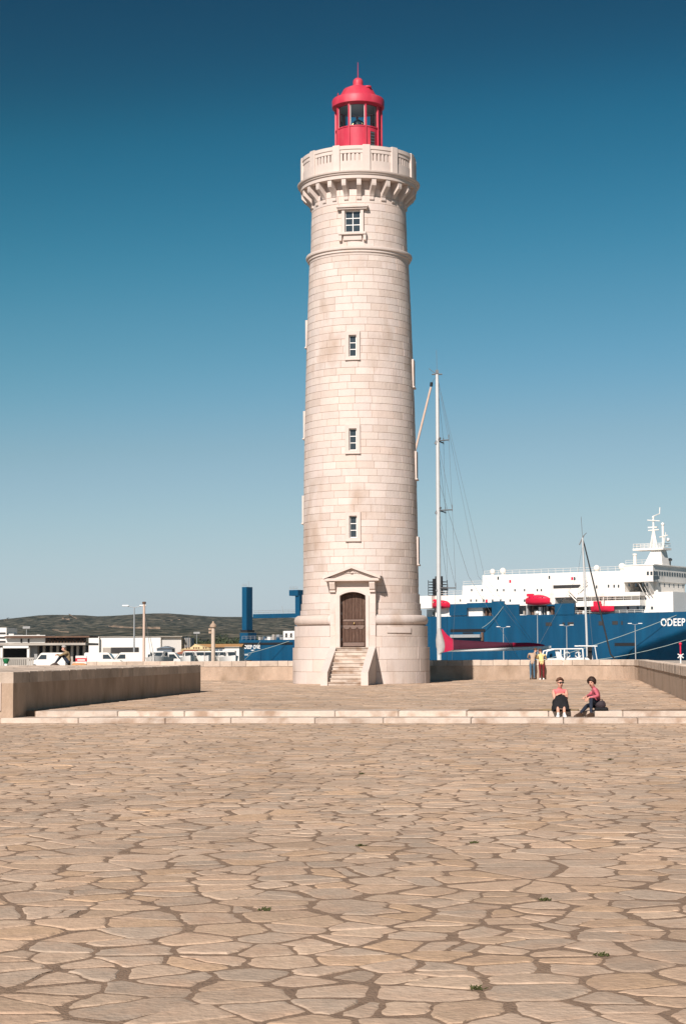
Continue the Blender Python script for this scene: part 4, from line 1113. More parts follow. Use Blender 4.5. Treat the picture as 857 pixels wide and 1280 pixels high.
# ---- lifeboats hang from the ship
def lifeboat(px0, px1, py0, py1, label, open_=False):
    s0, z1 = SZ(px0, py0); s1, _ = SZ(px1, py0); _, z0 = SZ((px0+px1)/2, py1)
    L = s1-s0; H = z1-z0; W = 2.5
    w = SHIP.location; 
    lp = Matrix.Rotation(-PSI, 3, 'Z') @ Vector(((s0+s1)/2, -.3, 0))
    root = empty('lifeboat', (w.x+lp.x, w.y+lp.y, WAT+z0), -PSI)
    tag(root, label, 'lifeboat', 'lifeboats on the blue ship')
    q = MB(); rings = []
    hh_ = H*(.95 if open_ else .62)
    for k in range(9):
        t = -1+2*k/8; f = max(.06, (1-abs(t)**3)); zlo = .25*abs(t)**2*H*.6
        rings.append([(t*L/2, -W/2*f, hh_), (t*L/2, -W/2*f*.92, zlo+.45*(hh_-zlo)), (t*L/2, -W/2*f*.5, zlo+.08*H), (t*L/2, 0, zlo), (t*L/2, W/2*f*.5, zlo+.08*H), (t*L/2, W/2*f*.92, zlo+.45*(hh_-zlo)), (t*L/2, W/2*f, hh_)])
    q.loft(rings, smooth=True); q.build('hull', 'lifered', root)
    if not open_:
        q = MB(); rings = []
        for k in range(9):
            t = -1+2*k/8; f = max(.06, (1-abs(t)**3)); hz = hh_+(H-hh_)*(1-abs(t)**2.4)*.85
            rings.append([(t*L/2*.97, W/2*f*.96*cos(a), hh_-.01+(hz-hh_+.02)*sin(a)) for a in [pi*j/8 for j in range(9)]])
        q.loft(rings, smooth=True); q.build('canopy', 'lifered', root)
        q = MB(); q.bbox(-L*.42, -L*.18, -.55, .55, H*.8, H*1.06, .1); q.build('conning_hatch', 'lifered', root)
        for k in range(4):
            q = MB(); x = -L*.25+k*L*.17; q.box(x-.14, x+.14, -W*.47, -W*.40, hh_+.1, hh_+.3); q.build('window', 'dark', root)
    else:
        q = MB(); q.bbox(-L*.36, -L*.08, -.5, .5, hh_*.6, H*1.7, .08); q.build('console', 'lifered', root)
        q = MB(); q.tube([(L*.0, 0, hh_*.8), (L*.05, 0, H*2.3)], .1, 6); q.build('pole', 'shipwhite', root)
    return root
lifeboat(541, 562.5, 750, 760.8, 'red covered lifeboat hanging nearest the lighthouse, right beside the sailboat mast')
lifeboat(657, 687.5, 743.2, 756.5, 'large red covered lifeboat hanging in the middle of the blue ship')
lifeboat(738.5, 767.5, 757.5, 765.5, 'open red rescue boat on the ship deck right of the small mast', True)

# ---- ship's quay with lamp posts
qb = MB(); qb.box(S_ST-60, S_BOW+60, -30, -5, -4, WAT*-1-.6); quay = qb.build('quay', 'quay'); quay.location = SHIP.location; quay.rotation_euler.z = -PSI; tag(quay, kind='structure')
ZQ = WAT + (-WAT-.6)
def lamp_post(px, py, double, label, D=None, zb=None, base_t=-14):
    if D is None:
        d = ray(px, 815); cx, cy = cos(PSI), -sin(PSI); nx, ny = sin(PSI), cos(PSI)
        # point on the line t = base_t of the ship frame
        ox, oy = sp0.x + nx*base_t, sp0.y + ny*base_t
        det = d.x*(-cy)+cx*d.y; k = (ox*(-cy)+cx*oy)/det; D = k*d.y; zb = ZQ
    top = P(px, py, D); root = empty('street_lamp', (top.x, top.y, zb)); tag(root, label, 'street lamp')
    H = top.z-zb; q = MB(); q.tube([(0, 0, 0), (0, 0, H)], [.14, .08], 8); q.build('pole', 'steel', root)
    q = MB(); q.lathe([(0, 0), (.25, 0), (.25, .25), (.1, .3), (0, .3)], 10); q.build('base', 'steel', root)
    if double == 2:
        for s_ in (-1, 1):
            q = MB(); q.tube([(0, 0, H-.05), (s_*1.0, 0, H+.15)], .05, 6); q.build('arm', 'steel', root)
            q = MB(); q.bbox(min(s_*.75, s_*1.7), max(s_*.75, s_*1.7), -.2, .2, H+.12, H+.32, .05); q.build('lamp_head', 'white', root)
    else:
        q = MB(); q.ball((0, 0, H+.25), .42, 12); q.build('lamp_globe', 'white', root)
    return root
lamp_post(628.5, 784.5, 2, 'twin-headed street lamp behind the crimson boom cover')
lamp_post(671, 767, 1, 'tall globe-topped lamp post in front of the middle lifeboat')
lamp_post(707.5, 782.5, 2, 'twin-headed street lamp just left of the small sailboat mast')
lamp_post(793, 780.5, 2, 'twin-headed street lamp below the large ship lettering')
lamp_post(791.5, 828, 1, 'low lamp') if False else None
lamp_post(168, 759, 2, 'tall twin-headed lamp post left of the wooden mast', 250, -.4)
# mooring ropes
for (a, c, lab) in (((845, 769, 0), (710, 826, -14), 'mooring rope slanting from the bow down to the quay at right'), ((857, 800, -.2), (770, 826, -14), 'second mooring rope low across the dark bow'),
               ((325, 801, .3), (342, 826, -14), 'mooring rope from the ship stern crossing the left lettering'), ((362, 801, .3), (304, 825, -14), 'long mooring rope slanting left below the stern cabin'),
               ((629, 758, 0), (606, 785, -1.6), 'thin rope from the bulwark down to the loading platform')):
    sa, za = SZ(a[0], a[1]); sb, zb = SZ(c[0], c[1]); za += WAT; zb = max(ZQ+.05, zb+WAT)
    def sw(s, t, z): v = Matrix.Rotation(-PSI, 3, 'Z') @ Vector((s, t, 0)); return Vector((sp0.x+v.x, sp0.y+v.y, z))
    p0 = sw(sa, a[2]-.1, za); p1 = sw(sb, c[2], zb if c[2] < -10 else zb)
    q = MB(); q.tube([p0.lerp(p1, t)-Vector((0, 0, 1.2*4*t*(1-t)*.5)) for t in (0, .2, .4, .6, .8, 1)], .07, 5); o = q.build('mooring_rope', 'rope'); tag(o, lab, 'rope')

# ================================================================== SAILBOATS
def sail_hull(root, L0, L1, W, fb, m='white', draft=.6):
    """deck outline from stern x=L0 to bow x=L1 (local), freeboard fb above the water (z=0)"""
    q = MB(); rings = []
    for k in range(13):
        t = k/12; x = L0+(L1-L0)*t; f = max(.02, (min(1, .72+.9*t) if t < .35 else 1)*(1-max(0, (t-.35)/.65)**2.1)); sheer = fb*(1+.18*(t-.4)**2*4)
        rings.append([(x, -W/2*f, sheer), (x, -W/2*f*.93, sheer*.45), (x, -W/2*f*.55, -draft*.55), (x, 0, -draft*(1-t**3)), (x, W/2*f*.55, -draft*.55), (x, W/2*f*.93, sheer*.45), (x, W/2*f, sheer)])
    q.loft(rings, smooth=True); return q.build('hull', m, root)
B1D = 118.0
mb_ = P(548.6, 822, B1D); mtp = P(545.8, 466, B1D)
B1 = empty('sailboat', (mb_.x, mb_.y, WAT)); tag(B1, 'large sailboat with tall pale mast and crimson boom cover beside the lighthouse', 'sailboat')
h0 = sail_hull(B1, 9.2, -8.2, 4.4, 1.15, 'white')
def lp(px, py, D=B1D): p = P(px, py, D); return Vector((p.x-mb_.x, p.y-mb_.y, p.z-WAT))
q = MB(); q.tube([(0.02, 0, .9), lp(548.3, 800), lp(547.3, 640), lp(546.0, 480), lp(545.8, 468)], [.155, .155, .145, .12, .10], 12); mast = q.build('mast', 'alu', B1)
q = MB(); t_ = lp(545.8, 467); q.tube([t_+Vector((-.35, 0, -.05)), t_+Vector((.35, 0, -.05))], .05, 6); q.tube([t_, t_+Vector((-.02, 0, 1.6))], .012, 5); q.tube([t_+Vector((-.1, 0, 0)), t_+Vector((-.55, 0, .35))], .02, 5); q.box(t_.x-.1, t_.x+.1, -.06, .06, t_.z, t_.z+.25); q.build('masthead_fittings', 'wire', mast)
sprd = []
for py, ln in ((551, 1.0), (638, 1.25), (735, 1.5)):
    c = lp(546.6 if py < 600 else (547.3 if py < 700 else 548), py)
    for s_ in (-1, 1):
        q = MB(); e = c+Vector((ln*.70 if s_ < 0 else ln*.45, s_*ln*.9, -.05)); q.tube([c, e], .045, 6); q.tube([e+Vector((0, 0, -.1)), e+Vector((0, 0, .35))], .025, 5); q.build('spreader', 'wire', mast); sprd.append(e)
    q = MB(); q.tube([c+Vector((-.12, 0, -.25)), c+Vector((.12, 0, .25))], .13, 8); q.build('mast_bracket', 'wire', mast)
q = MB(); tp = lp(546, 474)
for s_ in (0, 1):
    pts_ = [tp, sprd[s_], sprd[2+s_], sprd[4+s_], Vector((.6, (-1 if s_ == 0 else 1)*2.0, 1.2))]; q.tube(pts_, .008, 4)
    q.tube([lp(546.6, 551), sprd[2+s_]], .009, 4); q.tube([lp(547.3, 638), sprd[4+s_]], .009, 4)
q.build('shroud', 'wire', B1)
for pxb, tpz in ((601, 474), (613, 476)):
    q = MB(); q.tube([lp(547.2, tpz), lp(pxb-4 if pxb < 605 else pxb-8, 720), Vector((8.6, 0, 1.3))], .007, 4); q.build('backstay', 'wire', B1)
q = MB(); q.tube([lp(547.5, 600), lp(585, 720), Vector((6.5, -.8, 1.3))], .010, 4); q.build('running_backstay', 'wire', B1)
q = MB(); q.tube([lp(539, 478), lp(538.5, 483)], .10, 8, 'black'); q.tube([lp(538.2, 484), lp(520.5, 556), lp(500, 640)], [.07, .075, .08], 8, 'peach')
q.tube([lp(500, 640), Vector((-7.8, 0, 1.4))], [.08, .08], 8, 'peach'); q.tube([lp(545, 470), lp(539, 479)], .012, 4, 'wire'); q.build('furled_headsail', None, B1)
# boom with flaked sail under its crimson cover, and the grey cover wrapped round the mast foot
q = MB(); q.tube([lp(550, 812.6), lp(625, 811.2), lp(688, 809.2)], [.13, .14, .12], 10); q.build('boom', 'white', B1)
q = MB(); rings = []
for px, yt, yb, w in ((549, 784.5, 815, .10), (553, 787, 815.5, .16), (558, 793, 814.5, .22), (566, 799.5, 812.2, .24), (580, 800.6, 811.2, .24), (610, 802.2, 809.8, .22), (640, 803.4, 808.6, .19), (660, 803.2, 808.0, .16), (672, 804.2, 807.6, .12), (680, 806, 807.4, .05)):
    a_ = lp(px, yt); c_ = lp(px, yb); rings.append([Vector((a_.x, -w+.02+ .0, c_.z)), Vector((a_.x, -w, c_.z*.65+a_.z*.35)), Vector((a_.x, -w*.55, c_.z*.2+a_.z*.8)), Vector((a_.x, 0, a_.z)), Vector((a_.x, w*.55, c_.z*.2+a_.z*.8)), Vector((a_.x, w, c_.z*.65+a_.z*.35)), Vector((a_.x, w, c_.z))])
q.loft(rings[:4], 'sailred', smooth=True); q.build('boom_cover', None, B1)
q = MB(); q.loft(rings[3:7], smooth=True); q.build('boom_cover', 'saildark', B1)
q = MB(); q.loft(rings[6:], smooth=True); q.build('boom_cover', 'sailred', B1)
q = MB(); rings = []
for py, x0, x1, w in ((785, 546.6, 550.5, .17), (792, 545.2, 552.5, .25), (800, 544.2, 555, .26), (808, 544.6, 557.5, .22), (814, 546.0, 556.5, .18), (817.5, 546.5, 550, .16)):
    a_ = lp(x0, py); c_ = lp(x1, py); cx_ = (a_.x+c_.x)/2; rx = (c_.x-a_.x)/2
    rings.append([Vector((cx_+rx*cos(t), w*1.25*sin(t), a_.z)) for t in [2*pi*k/12 for k in range(12)]])
q.loft(rings, smooth=True); q.build('mast_cover', 'sailgrey', B1)
q = MB(); q.bbox(-2.5, 4.2, -1.2, 1.2, 1.0, 1.75, .15); q.build('cabin', 'white', B1)

B2D = 131.0
m2 = P(733.2, 822, B2D); B2 = empty('sailboat', (m2.x, m2.y, WAT), 0); tag(B2, 'small sailboat with slim leaning mast, dark furled headsail and white stern arch', 'sailboat')
def l2(px, py, dy=0): p = P(px, py, B2D); return Vector((p.x-m2.x, dy, p.z-WAT))
sail_hull(B2, -6.0, 4.6, 3.0, 1.0, 'white')
q = MB(); q.tube([(0.05, 0, .8), l2(732.5, 790), l2(729.6, 720), l2(727.4, 672)], [.085, .085, .08, .065], 10); mast2 = q.build('mast', 'alu', B2)
q = MB(); t_ = l2(727.4, 671); q.tube([t_, t_+Vector((-.08, 0, 1.5))], .018, 5); q.tube([t_, t_+Vector((.3, 0, .3))], .03, 5); q.tube([t_+Vector((-.25, 0, -.6)), t_+Vector((.1, 0, .1))], .05, 6); q.build('masthead_fittings', 'wire', mast2)
q = MB(); q.tube([l2(728, 674), l2(729.8, 681), l2(745, 745), l2(762.5, 818), Vector((3.9, 0, 1.2))], [.02, .05, .06, .06, .05], 8); q.build('furled_headsail', 'dark', B2)
q = MB(); q.tube([l2(727.6, 680), l2(721, 720), Vector((-5.4, 0, 1.2))], .010, 4); q.tube([l2(727.6, 676), Vector((.5, -1.3, 1.1))], .010, 4); q.build('stay', 'wire', B2)
q = MB(); w = 1.15                                             # stern arch and guard frames
for dy in (-w, w):
    q.tube([l2(678, 826, dy), l2(681, 814, dy), l2(690, 811.5, dy), l2(724, 811, dy)], .055, 6); q.tube([l2(702.5, 812, dy), l2(702.5, 826, dy)], .06, 6); q.tube([l2(725, 811, dy), l2(726, 826, dy)], .06, 6); q.tube([l2(740, 808, dy), l2(743, 826, dy)], .035, 6)
    q.tube([l2(720, 807.5, dy), l2(743, 807.8, dy)], .05, 6)
q.tube([l2(724, 811, -w), l2(724, 811, w)], .06, 6); q.build('arch_frame', 'white', B2)
q = MB(); q.loft([[l2(691, 812, -1), l2(694.5, 812, -1), l2(703, 826, -1), l2(694, 826, -1)], [l2(691, 812, -.9), l2(694.5, 812, -.9), l2(703, 826, -.9), l2(694, 826, -.9)]], smooth=False); q.build('arch_leg', 'white', B2)
q = MB(); q.loft([[(-5.2, -1.1, 1.0), (2.6, -1.0, 1.0), (2.6, 1.0, 1.0), (-5.2, 1.1, 1.0)], [l2(672, 823.5, -.9), l2(732, 822.0, -.8), l2(732, 822, .8), l2(672, 823.5, .9)]], smooth=False); q.build('cabin', 'white', B2)
for px in (707, 720.5): 
    q = MB(); c_ = l2(px, 818.5, -.6); q.lathe([(.16, -.03), (.24, -.03), (.24, .03), (.16, .03), (.16, -.03)], 16); o = q.build('winch_wheel', 'alu', B2); o.location = c_; o.rotation_euler = (pi/2, 0, 0)
q = MB(); c_ = l2(735.5, 812, -.4); q.box(c_.x-.15, c_.x+.15, -.6, -.3, 1.5, c_.z+.2); q.build('instrument_pod', 'black', B2)

B3D = 128.0
m3 = P(180, 826, B3D); B3 = empty('sailboat', (m3.x, m3.y, WAT), 0); tag(B3, 'moored boat with a thick bare wooden mast behind the left platform', 'sailboat')
sail_hull(B3, -3.6, 3.6, 2.3, .8, 'white')
mz3 = P(180, 753, B3D).z-WAT
q = MB(); q.tube([(0, 0, .5), (0, 0, mz3)], [.11, .085], 10); q.build('mast', 'peach', B3)
q = MB(); q.lathe([(0, mz3-.1), (.14, mz3-.1), (.14, mz3+.04), (0, mz3+.06)], 10); q.build('mast_cap', 'rust', B3)
q = MB(); q.tube([(0.02, 0, mz3-.5), (1.0, -.6, .9)], .014, 4); q.tube([(0.02, 0, mz3-.5), (1.25, .7, .9)], .014, 4); q.build('stay', 'wire', B3)

# lantern-topped stone column and small signal lights on the mole
c = P(266.5, 800, 97.6); root = empty('lantern_column', (c.x, c.y, -.03)); tag(root, 'slim stone column with brown conical cap and small lantern box, behind the parapet', 'column')
zt = P(266, 784, 97.6).z+.03; q = MB(); q.lathe([(0, 0), (.20, 0), (.20, .3), (.115, .36), (.105, zt), (0, zt)], 14); q.build('shaft', 'coping', root)
q = MB(); q.lathe([(0, zt), (.19, zt), (.19, zt+.10), (.06, zt+.24), (.06, zt+.30), (0, zt+.34)], 14); q.build('cap', 'stucco', root)
for z in (zt-.30, zt-.12):
    q = MB(); q.bbox(-.25, -.09, -.10, .10, z-.06, z+.07, .015); q.build('lantern_box', 'stucco', root)
q = MB(); q.box(-.23, -.10, -.09, .09, zt-.245, zt-.18); q.build('lantern_glass', 'dark', root)
c = P(8, 830, 88.0); root = empty('harbour_light', (c.x, c.y, -.03)); tag(root, 'small white harbour light with green lamp at the left edge', 'beacon')
zt = P(8, 823.5, 88).z+.03; q = MB(); q.lathe([(0, 0), (.16, 0), (.16, .2), (.10, .25), (.09, zt-.25), (0, zt-.25)], 12); q.build('post', 'white', root)
q = MB(); q.lathe([(0, zt-.25), (.06, zt-.25), (.15, zt-.12), (.17, zt), (0, zt+.03)], 12); q.build('green_lamp', 'green', root)
c = P(850, 826, 97.0); root = empty('signal_post', (c.x, c.y, -2.2)); tag(root, 'red and white striped signal post at the right edge', 'post')
zt = P(850, 806, 97).z+2.2; 
for k in range(8):
    q = MB(); q.tube([(0, 0, zt*k/8), (0, 0, zt*(k+1)/8)], .04, 8); q.build('post_band', 'white' if k % 2 == 0 else 'lifered', root)
q = MB(); q.ball((0, 0, zt+.05), .09, 8); q.build('lamp', 'lifered', root)
q = MB(); q.tube([(-.16, 0, zt-.72), (.16, 0, zt-.5)], .03, 5); q.tube([(-.16, 0, zt-.5), (.16, 0, zt-.72)], .03, 5); q.build('cross_mark', 'white', root)
# ================================================================== FAR SHORE ON THE LEFT
ZL = -.4
q = MB(); q.add([(-900, 215, ZL), (-26, 215, ZL), (-26, 640, ZL), (1500, 640, ZL), (3000, 5200, ZL), (-3500, 5200, ZL)], [(0, 1, 2, 3, 4, 5)]); land = q.build('shore', 'quay', fix=False); tag(land, kind='structure')
q = MB(); q.box(-900, -26, 214.6, 215, -4, ZL+.15); kk = q.build('quay_wall', 'quay'); tag(kk, kind='structure')
# hills
hm = MB(); NX, NY = 150, 34
rp = [(-2500, 772), (-200, 773), (0, 772.5), (20, 770.5), (60, 766.3), (100, 766.6), (125, 768.6), (150, 767.4), (180, 765.3), (205, 764.8), (235, 767.0), (270, 769.8), (310, 770), (366, 771.5), (450, 776), (560, 785), (900, 792), (2500, 796)]
def ridge(px):
    for (a, ya), (c, yc) in zip(rp, rp[1:]):
        if a <= px <= c: return ya+(yc-ya)*(px-a)/(c-a)
    return 795
RD = 4200.0
vs = []
for j in range(NY+1):
    t = j/NY; D = 1500+(RD-1500)*t
    for i in range(NX+1):
        px = -900+2600*i/NX
        top = P(428, ridge(px), RD).z
        x = (px-428.5)/F_PX*RD*(.55+.45*t)
        prof = t**1.25
        if t > .8: prof = .8**1.25+(1-.8**1.25)*((t-.8)/.2)**.8
        nz = noise.fractal(Vector((x*.0016, D*.0016, 1.7)), 1.0, 2.1, 5)*26*min(1, 4*t*(1-t)+.04)
        z = ZL-1+(top-ZL)*prof+nz*(t if t < .95 else 0.1)
        vs.append((x, D, z))
for j in range(6):
    t = (j+1)/6
    for i in range(NX+1):
        px = -900+2600*i/NX; top = P(428, ridge(px), RD).z; vs.append(((px-428.5)/F_PX*RD, RD+900*t, top*(1-t*t)-2))
fs = []
for j in range(NY+6):
    for i in range(NX): a = j*(NX+1)+i; fs.append((a, a+1, a+NX+2, a+NX+1))
hm.add(vs, fs, 'hill', True); hills = hm.build('hills', None, fix=False); tag(hills, kind='structure')
from mathutils.bvhtree import BVHTree
bvh = BVHTree.FromPolygons([Vector(v_) for v_ in vs], fs)
for px_line, wd in (([(74, 763.5), (82, 767), (90, 771.5), (99, 777)], 9), ([(136, 785), (150, 786.5), (166, 787.2), (185, 787.6), (206, 788.2)], 9), ([(4, 777.5), (9, 775.5), (13, 773)], 8), ([(78, 774.8), (84, 776), (89, 777)], 11), ([(204, 778), (216, 777), (229, 775.5)], 7), ([(66, 789), (76, 791.5), (90, 793)], 7)):
    pts_h = []
    for (ax, ay), (cx_, cy_) in zip(px_line, px_line[1:]):
        for t in (0, .25, .5, .75):
            h_ = bvh.ray_cast(Vector((0, 0, EYE)), ray(ax+(cx_-ax)*t, ay+(cy_-ay)*t+random.uniform(-.3, .3)).normalized())[0]
            if h_: pts_h.append(h_)
    if len(pts_h) < 3: continue
    q = MB(); vv = []
    for h_ in pts_h: w_ = wd*random.uniform(.3, .75); vv += [h_+Vector((0, -3, 2.0)), h_+Vector((0, -3, 2.0+w_*.45))]
    q.add(vv, [(2*i_, 2*i_+2, 2*i_+3, 2*i_+1) for i_ in range(len(pts_h)-1)]); q.build('dirt_track', 'track', hills, fix=False)

def fbox(px0, px1, py0, py1, D, dep, name, m, parent, zb=None):
    a = P(px0, py1, D); c = P(px1, py0, D); z0 = a.z if zb is None else zb
    o = parent.location; q = MB(); q.box(a.x-o.x, c.x-o.x, D-o.y, D+dep-o.y, z0-o.z, c.z-o.z); return q.build(name, m, parent)
def bldg(name, px, D, label, cat='building', zb=ZL):
    c = P(px, 815, D); r = empty(name, (c.x, D, zb)); tag(r, label, cat); return r
# long industrial shed
D = 300
sh = bldg('industrial_shed', 55, D, 'long flat-roofed grey shed with dark bays and rusty upper trusses')
fbox(-40, 107, 803.5, 807, D-1.5, 16, 'roof_slab', 'concrete', sh)
fbox(-40, 107, 807, 830, D+9, 4, 'back_wall', 'dark', sh, ZL)
fbox(4, 36, 806.8, 810.3, D-1.4, 1.0, 'portal_beam', 'shedwhite', sh)
for px in (2, 35.5): fbox(px-1.6, px+1.6, 809.5, 830, D-1.2, 1, 'pillar', 'shedwhite', sh, ZL)
for px in (47, 55, 64, 72, 81, 90, 97, 105): fbox(px-1.4, px+1.4, 806.9, 830, D+1, 1, 'pillar', 'concrete', sh, ZL)
fbox(36, 47, 806.9, 818, D+.4, .4, 'wall_panel', 'grey', sh, ZL)
fbox(8, 57, 797.5, 803.6, D+3, 9, 'upper_wall', 'shedwhite', sh)
for px in (27, 36): fbox(px-1, px+1, 798.5, 803, D+2.9, .2, 'window', 'dark', sh)
fbox(6, 112, 794.8, 797.3, D+2, 11, 'upper_roof', 'rust', sh); fbox(6, 57, 793.8, 794.9, D+2.2, 10, 'roof_edge', 'shedwhite', sh)
q = MB(); o = sh.location
for k in range(13):
    a = P(57+k*3.9, 803.5, D+3); c = P(57+(k+.5)*3.9, 797.4, D+3); e = P(57+(k+1)*3.9, 803.5, D+3)
    q.tube([a-o, c-o, e-o], .10, 4)
q.build('truss', 'rust', sh)
for k in range(8): fbox(58+k*6.3, 58.8+k*6.3, 797.3, 803.6, D+3.2, .3, 'truss_post', 'rust', sh)
fbox(57, 108, 797.3, 803.6, D+9, .3, 'inner_wall', 'grey', sh)
fbox(46, 50, 793.4, 794.9, D+4, 2, 'roof_vent', 'shedwhite', sh)
# white block at the far left
D = 420; w = bldg('white_office_block', 5, D, 'white building with dark window bands at the far left edge')
fbox(-30, 8.5, 784.5, 830, D, 14, 'wall', 'shedwhite', w, ZL); fbox(8.4, 17.5, 792.2, 830, D+1, 12, 'wing', 'shedwhite', w, ZL)
for py in (790.5, 796, 801): fbox(-30, 7, py, py+2.0, D-.2, .4, 'window_band', 'dark', w)
# white warehouse
D = 350; w = bldg('white_warehouse', 165, D, 'large white flat-roofed warehouse in front of the hills')
fbox(124, 201, 796.4, 830, D, 1.0, 'front_wall', 'shedwhite', w, ZL)
a = P(201, 796.4, D); q = MB(); o = w.location
q.box(P(124, 815, D).x-o.x+.05, P(201, 815, D).x-o.x-.05, 1.0, 26, 0, a.z-o.z-.05); q.build('hall', 'shedwhite', w)
c = P(227, 797.2, D+1); q = MB(); q.box(a.x-o.x+.02, c.x-o.x, .6, 24, 0, c.z-o.z+.2); q.build('side_wing', 'shedgrey', w)
fbox(123.5, 228, 795.2, 796.4, D-.2, 26, 'roof_edge', 'concrete', w)
fbox(139, 173.5, 809.2, 816.5, D-.15, .4, 'opening', 'dark', w); fbox(128.5, 138.5, 809.5, 830, D-.15, .4, 'door', 'concrete', w, ZL)
fbox(111, 124, 795.8, 830, D-1, 8, 'annex', 'shedwhite', w, ZL)
fbox(228, 238.5, 797.3, 812, D+2, 8, 'lattice_wall', 'slate', w, ZL)
for k in range(5): fbox(228.5+k*2.1, 229.2+k*2.1, 797.5, 812, D+1.8, .15, 'post', 'concrete', w)
# small houses
D = 330; w = bldg('slate_shed', 206, D, 'dark blue-grey shed beside the white warehouse')
fbox(196, 215, 810.5, 830, D, 6, 'wall', 'slate', w, ZL); q = MB(); o = w.location; a = P(195, 810.4, D); c = P(216, 810.4, D); e = P(207, 807.5, D)
q.prism([(a.x-o.x, a.z-o.z), (c.x-o.x, a.z-o.z), (e.x-o.x, e.z-o.z)], 'y', -.3, 6.2); q.build('roof', 'slate', w)
D = 345; w = bldg('cream_gabled_building', 245, D, 'cream gabled building with a wide low pediment')
fbox(226, 262.5, 812, 830, D, 10, 'wall', 'cream', w, ZL); o = w.location; a = P(225, 812, D); c = P(263, 812, D); e = P(244, 805, D)
q = MB(); q.prism([(a.x-o.x, a.z-o.z), (c.x-o.x, a.z-o.z), (c.x-o.x-2.2, e.z-o.z-.25), (e.x-o.x, e.z-o.z), (a.x-o.x+2.2, e.z-o.z-.6)], 'y', -.25, 10.2); q.build('gable', 'cream', w)
q = MB(); 
for k in range(9):
    if k in (2, 6): continue
    x = a.x-o.x+1.2+k*.47; q.box(x, x+.28, -.30, -.24, a.z-o.z+.16, a.z-o.z+.46)
q.build('sign_lettering', 'rust', w)
fbox(229, 260, 813.5, 818, D-.15, .3, 'shop_front', 'dark', w)
D = 320; w = bldg('tile_roofed_house', 234, D, 'low house with a red tiled roof in front of the cream gable')
fbox(219, 250, 817, 830, D, 6, 'wall', 'shedwhite', w, ZL); o = w.location; a = P(217, 817.2, D); c = P(252, 817.2, D); e = P(232, 812.2, D); f = P(243, 812.2, D)
q = MB(); q.loft([[(a.x-o.x, -.5, a.z-o.z), (c.x-o.x, -.5, a.z-o.z), (c.x-o.x, 6.5, a.z-o.z), (a.x-o.x, 6.5, a.z-o.z)], [(e.x-o.x, 2.8, e.z-o.z), (f.x-o.x, 2.8, e.z-o.z), (f.x-o.x, 3.2, e.z-o.z), (e.x-o.x, 3.2, e.z-o.z)]], smooth=False); q.build('roof', 'tile', w)
D = 380; w = bldg('ochre_roofed_hall', 278, D, 'long low hall with an ochre roof right of the stone column')
fbox(236, 300, 809, 830, D, 16, 'wall', 'shedwhite', w, ZL); o = w.location; a = P(234, 809.2, D); c = P(302, 809.2, D); e = P(268, 804.8, D)
q = MB(); q.prism([(-.6, a.z-o.z), (16.6, a.z-o.z), (8, e.z-o.z)], 'x', a.x-o.x, c.x-o.x); q.build('roof', 'ochre', w)
for px in (271, 276): fbox(px-2, px+2, 811, 818, D-.12, .3, 'door', 'slate', w)
D = 335; w = bldg('white_kiosk', 290, D, 'white flat-roofed kiosk beside the stern of the blue ship')
fbox(281, 299, 809, 830, D, 5, 'wall', 'shedwhite', w, ZL); fbox(280.5, 299.5, 808.3, 809.1, D-.3, 5.6, 'roof', 'concrete', w); fbox(284, 295, 813.5, 817, D-.1, .3, 'window', 'dark', w)
# far houses seen between the trees
for px, py, wd, m in ((62, 803, 5, 'shedwhite'), (15, 803, 6, 'cream')): pass
# tree belt, each tree with its own trunk and crown
def far_tree(px, D, H, W, label):
    c = P(px, 815, D); root = empty('tree', (c.x, D, ZL)); tag(root, label, 'tree', 'trees along the far shore')
    q = MB(); q.tube([(0, 0, -.2), (.1, 0, H*.45)], [.28, .15], 6); 
    rr = random.Random(int(px*13)); q.tube([(.1, 0, H*.35), (W*.25, .3, H*.6)], [.14, .06], 5); q.tube([(.1, 0, H*.3), (-W*.25, -.3, H*.58)], [.14, .06], 5); q.build('trunk', 'rust', root)
    b = MB()
    for k in range(420):
        a = rr.uniform(0, 6.28); u = rr.uniform(-1, 1); r = rr.random()**.33*(.75+.25*sin(a*3+px)); s_ = sqrt(1-u*u)
        p = Vector((r*s_*cos(a)*W/2, r*s_*sin(a)*W/2, H*.62+r*u*H*.38)); n_ = Vector((rr.uniform(-1, 1), rr.uniform(-1, 1), rr.uniform(-1, 1))).normalized(); t1 = n_.orthogonal().normalized()*rr.uniform(.2, .42); t2 = n_.cross(t1).normalized()*rr.uniform(.2, .42)
        b.add([p-t1, p+t2, p+t1, p-t2], [(0, 1, 2, 3)])
    b.build('crown', 'foliage', root, fix=False)
rt = random.Random(31); kx = 0
TREE_X = (114, 119, 238, 243, 249, 255, 260, 265, 271, 277, 283, 288, 293, 299, 306, 312, 319, 326, 334, 342, 350, 357, 20, 26)
TR = {p: i for i, p in enumerate(sorted(TREE_X))}
for px in TREE_X:
    D_ = rt.uniform(520, 640); far_tree(px, D_, rt.uniform(5.5, 8.5), rt.uniform(6, 9), 'dark green tree below the hills, ' + ORD[TR[px]] + ' from the left in its belt'); kx += 1
# light mast behind the shed
def pole(name, px, py, D, label, r=.12):
    c = P(px, py, D); root = empty(name, (c.x, D, ZL)); tag(root, label, 'pole'); q = MB(); q.tube([(0, 0, 0), (0, 0, c.z-ZL)], [r, r*.6], 8); q.build('pole', 'steel', root)
    q = MB(); q.bbox(-.9, .9, -.25, .25, c.z-ZL-.1, c.z-ZL+.5, .06); q.build('floodlight_bar', 'grey', root); return root
pole('floodlight_mast', 33.5, 785.5, 430, 'floodlight mast rising above the long grey shed')
pole('floodlight_mast', 246, 792, 500, 'thin pole standing above the cream gable', .1)
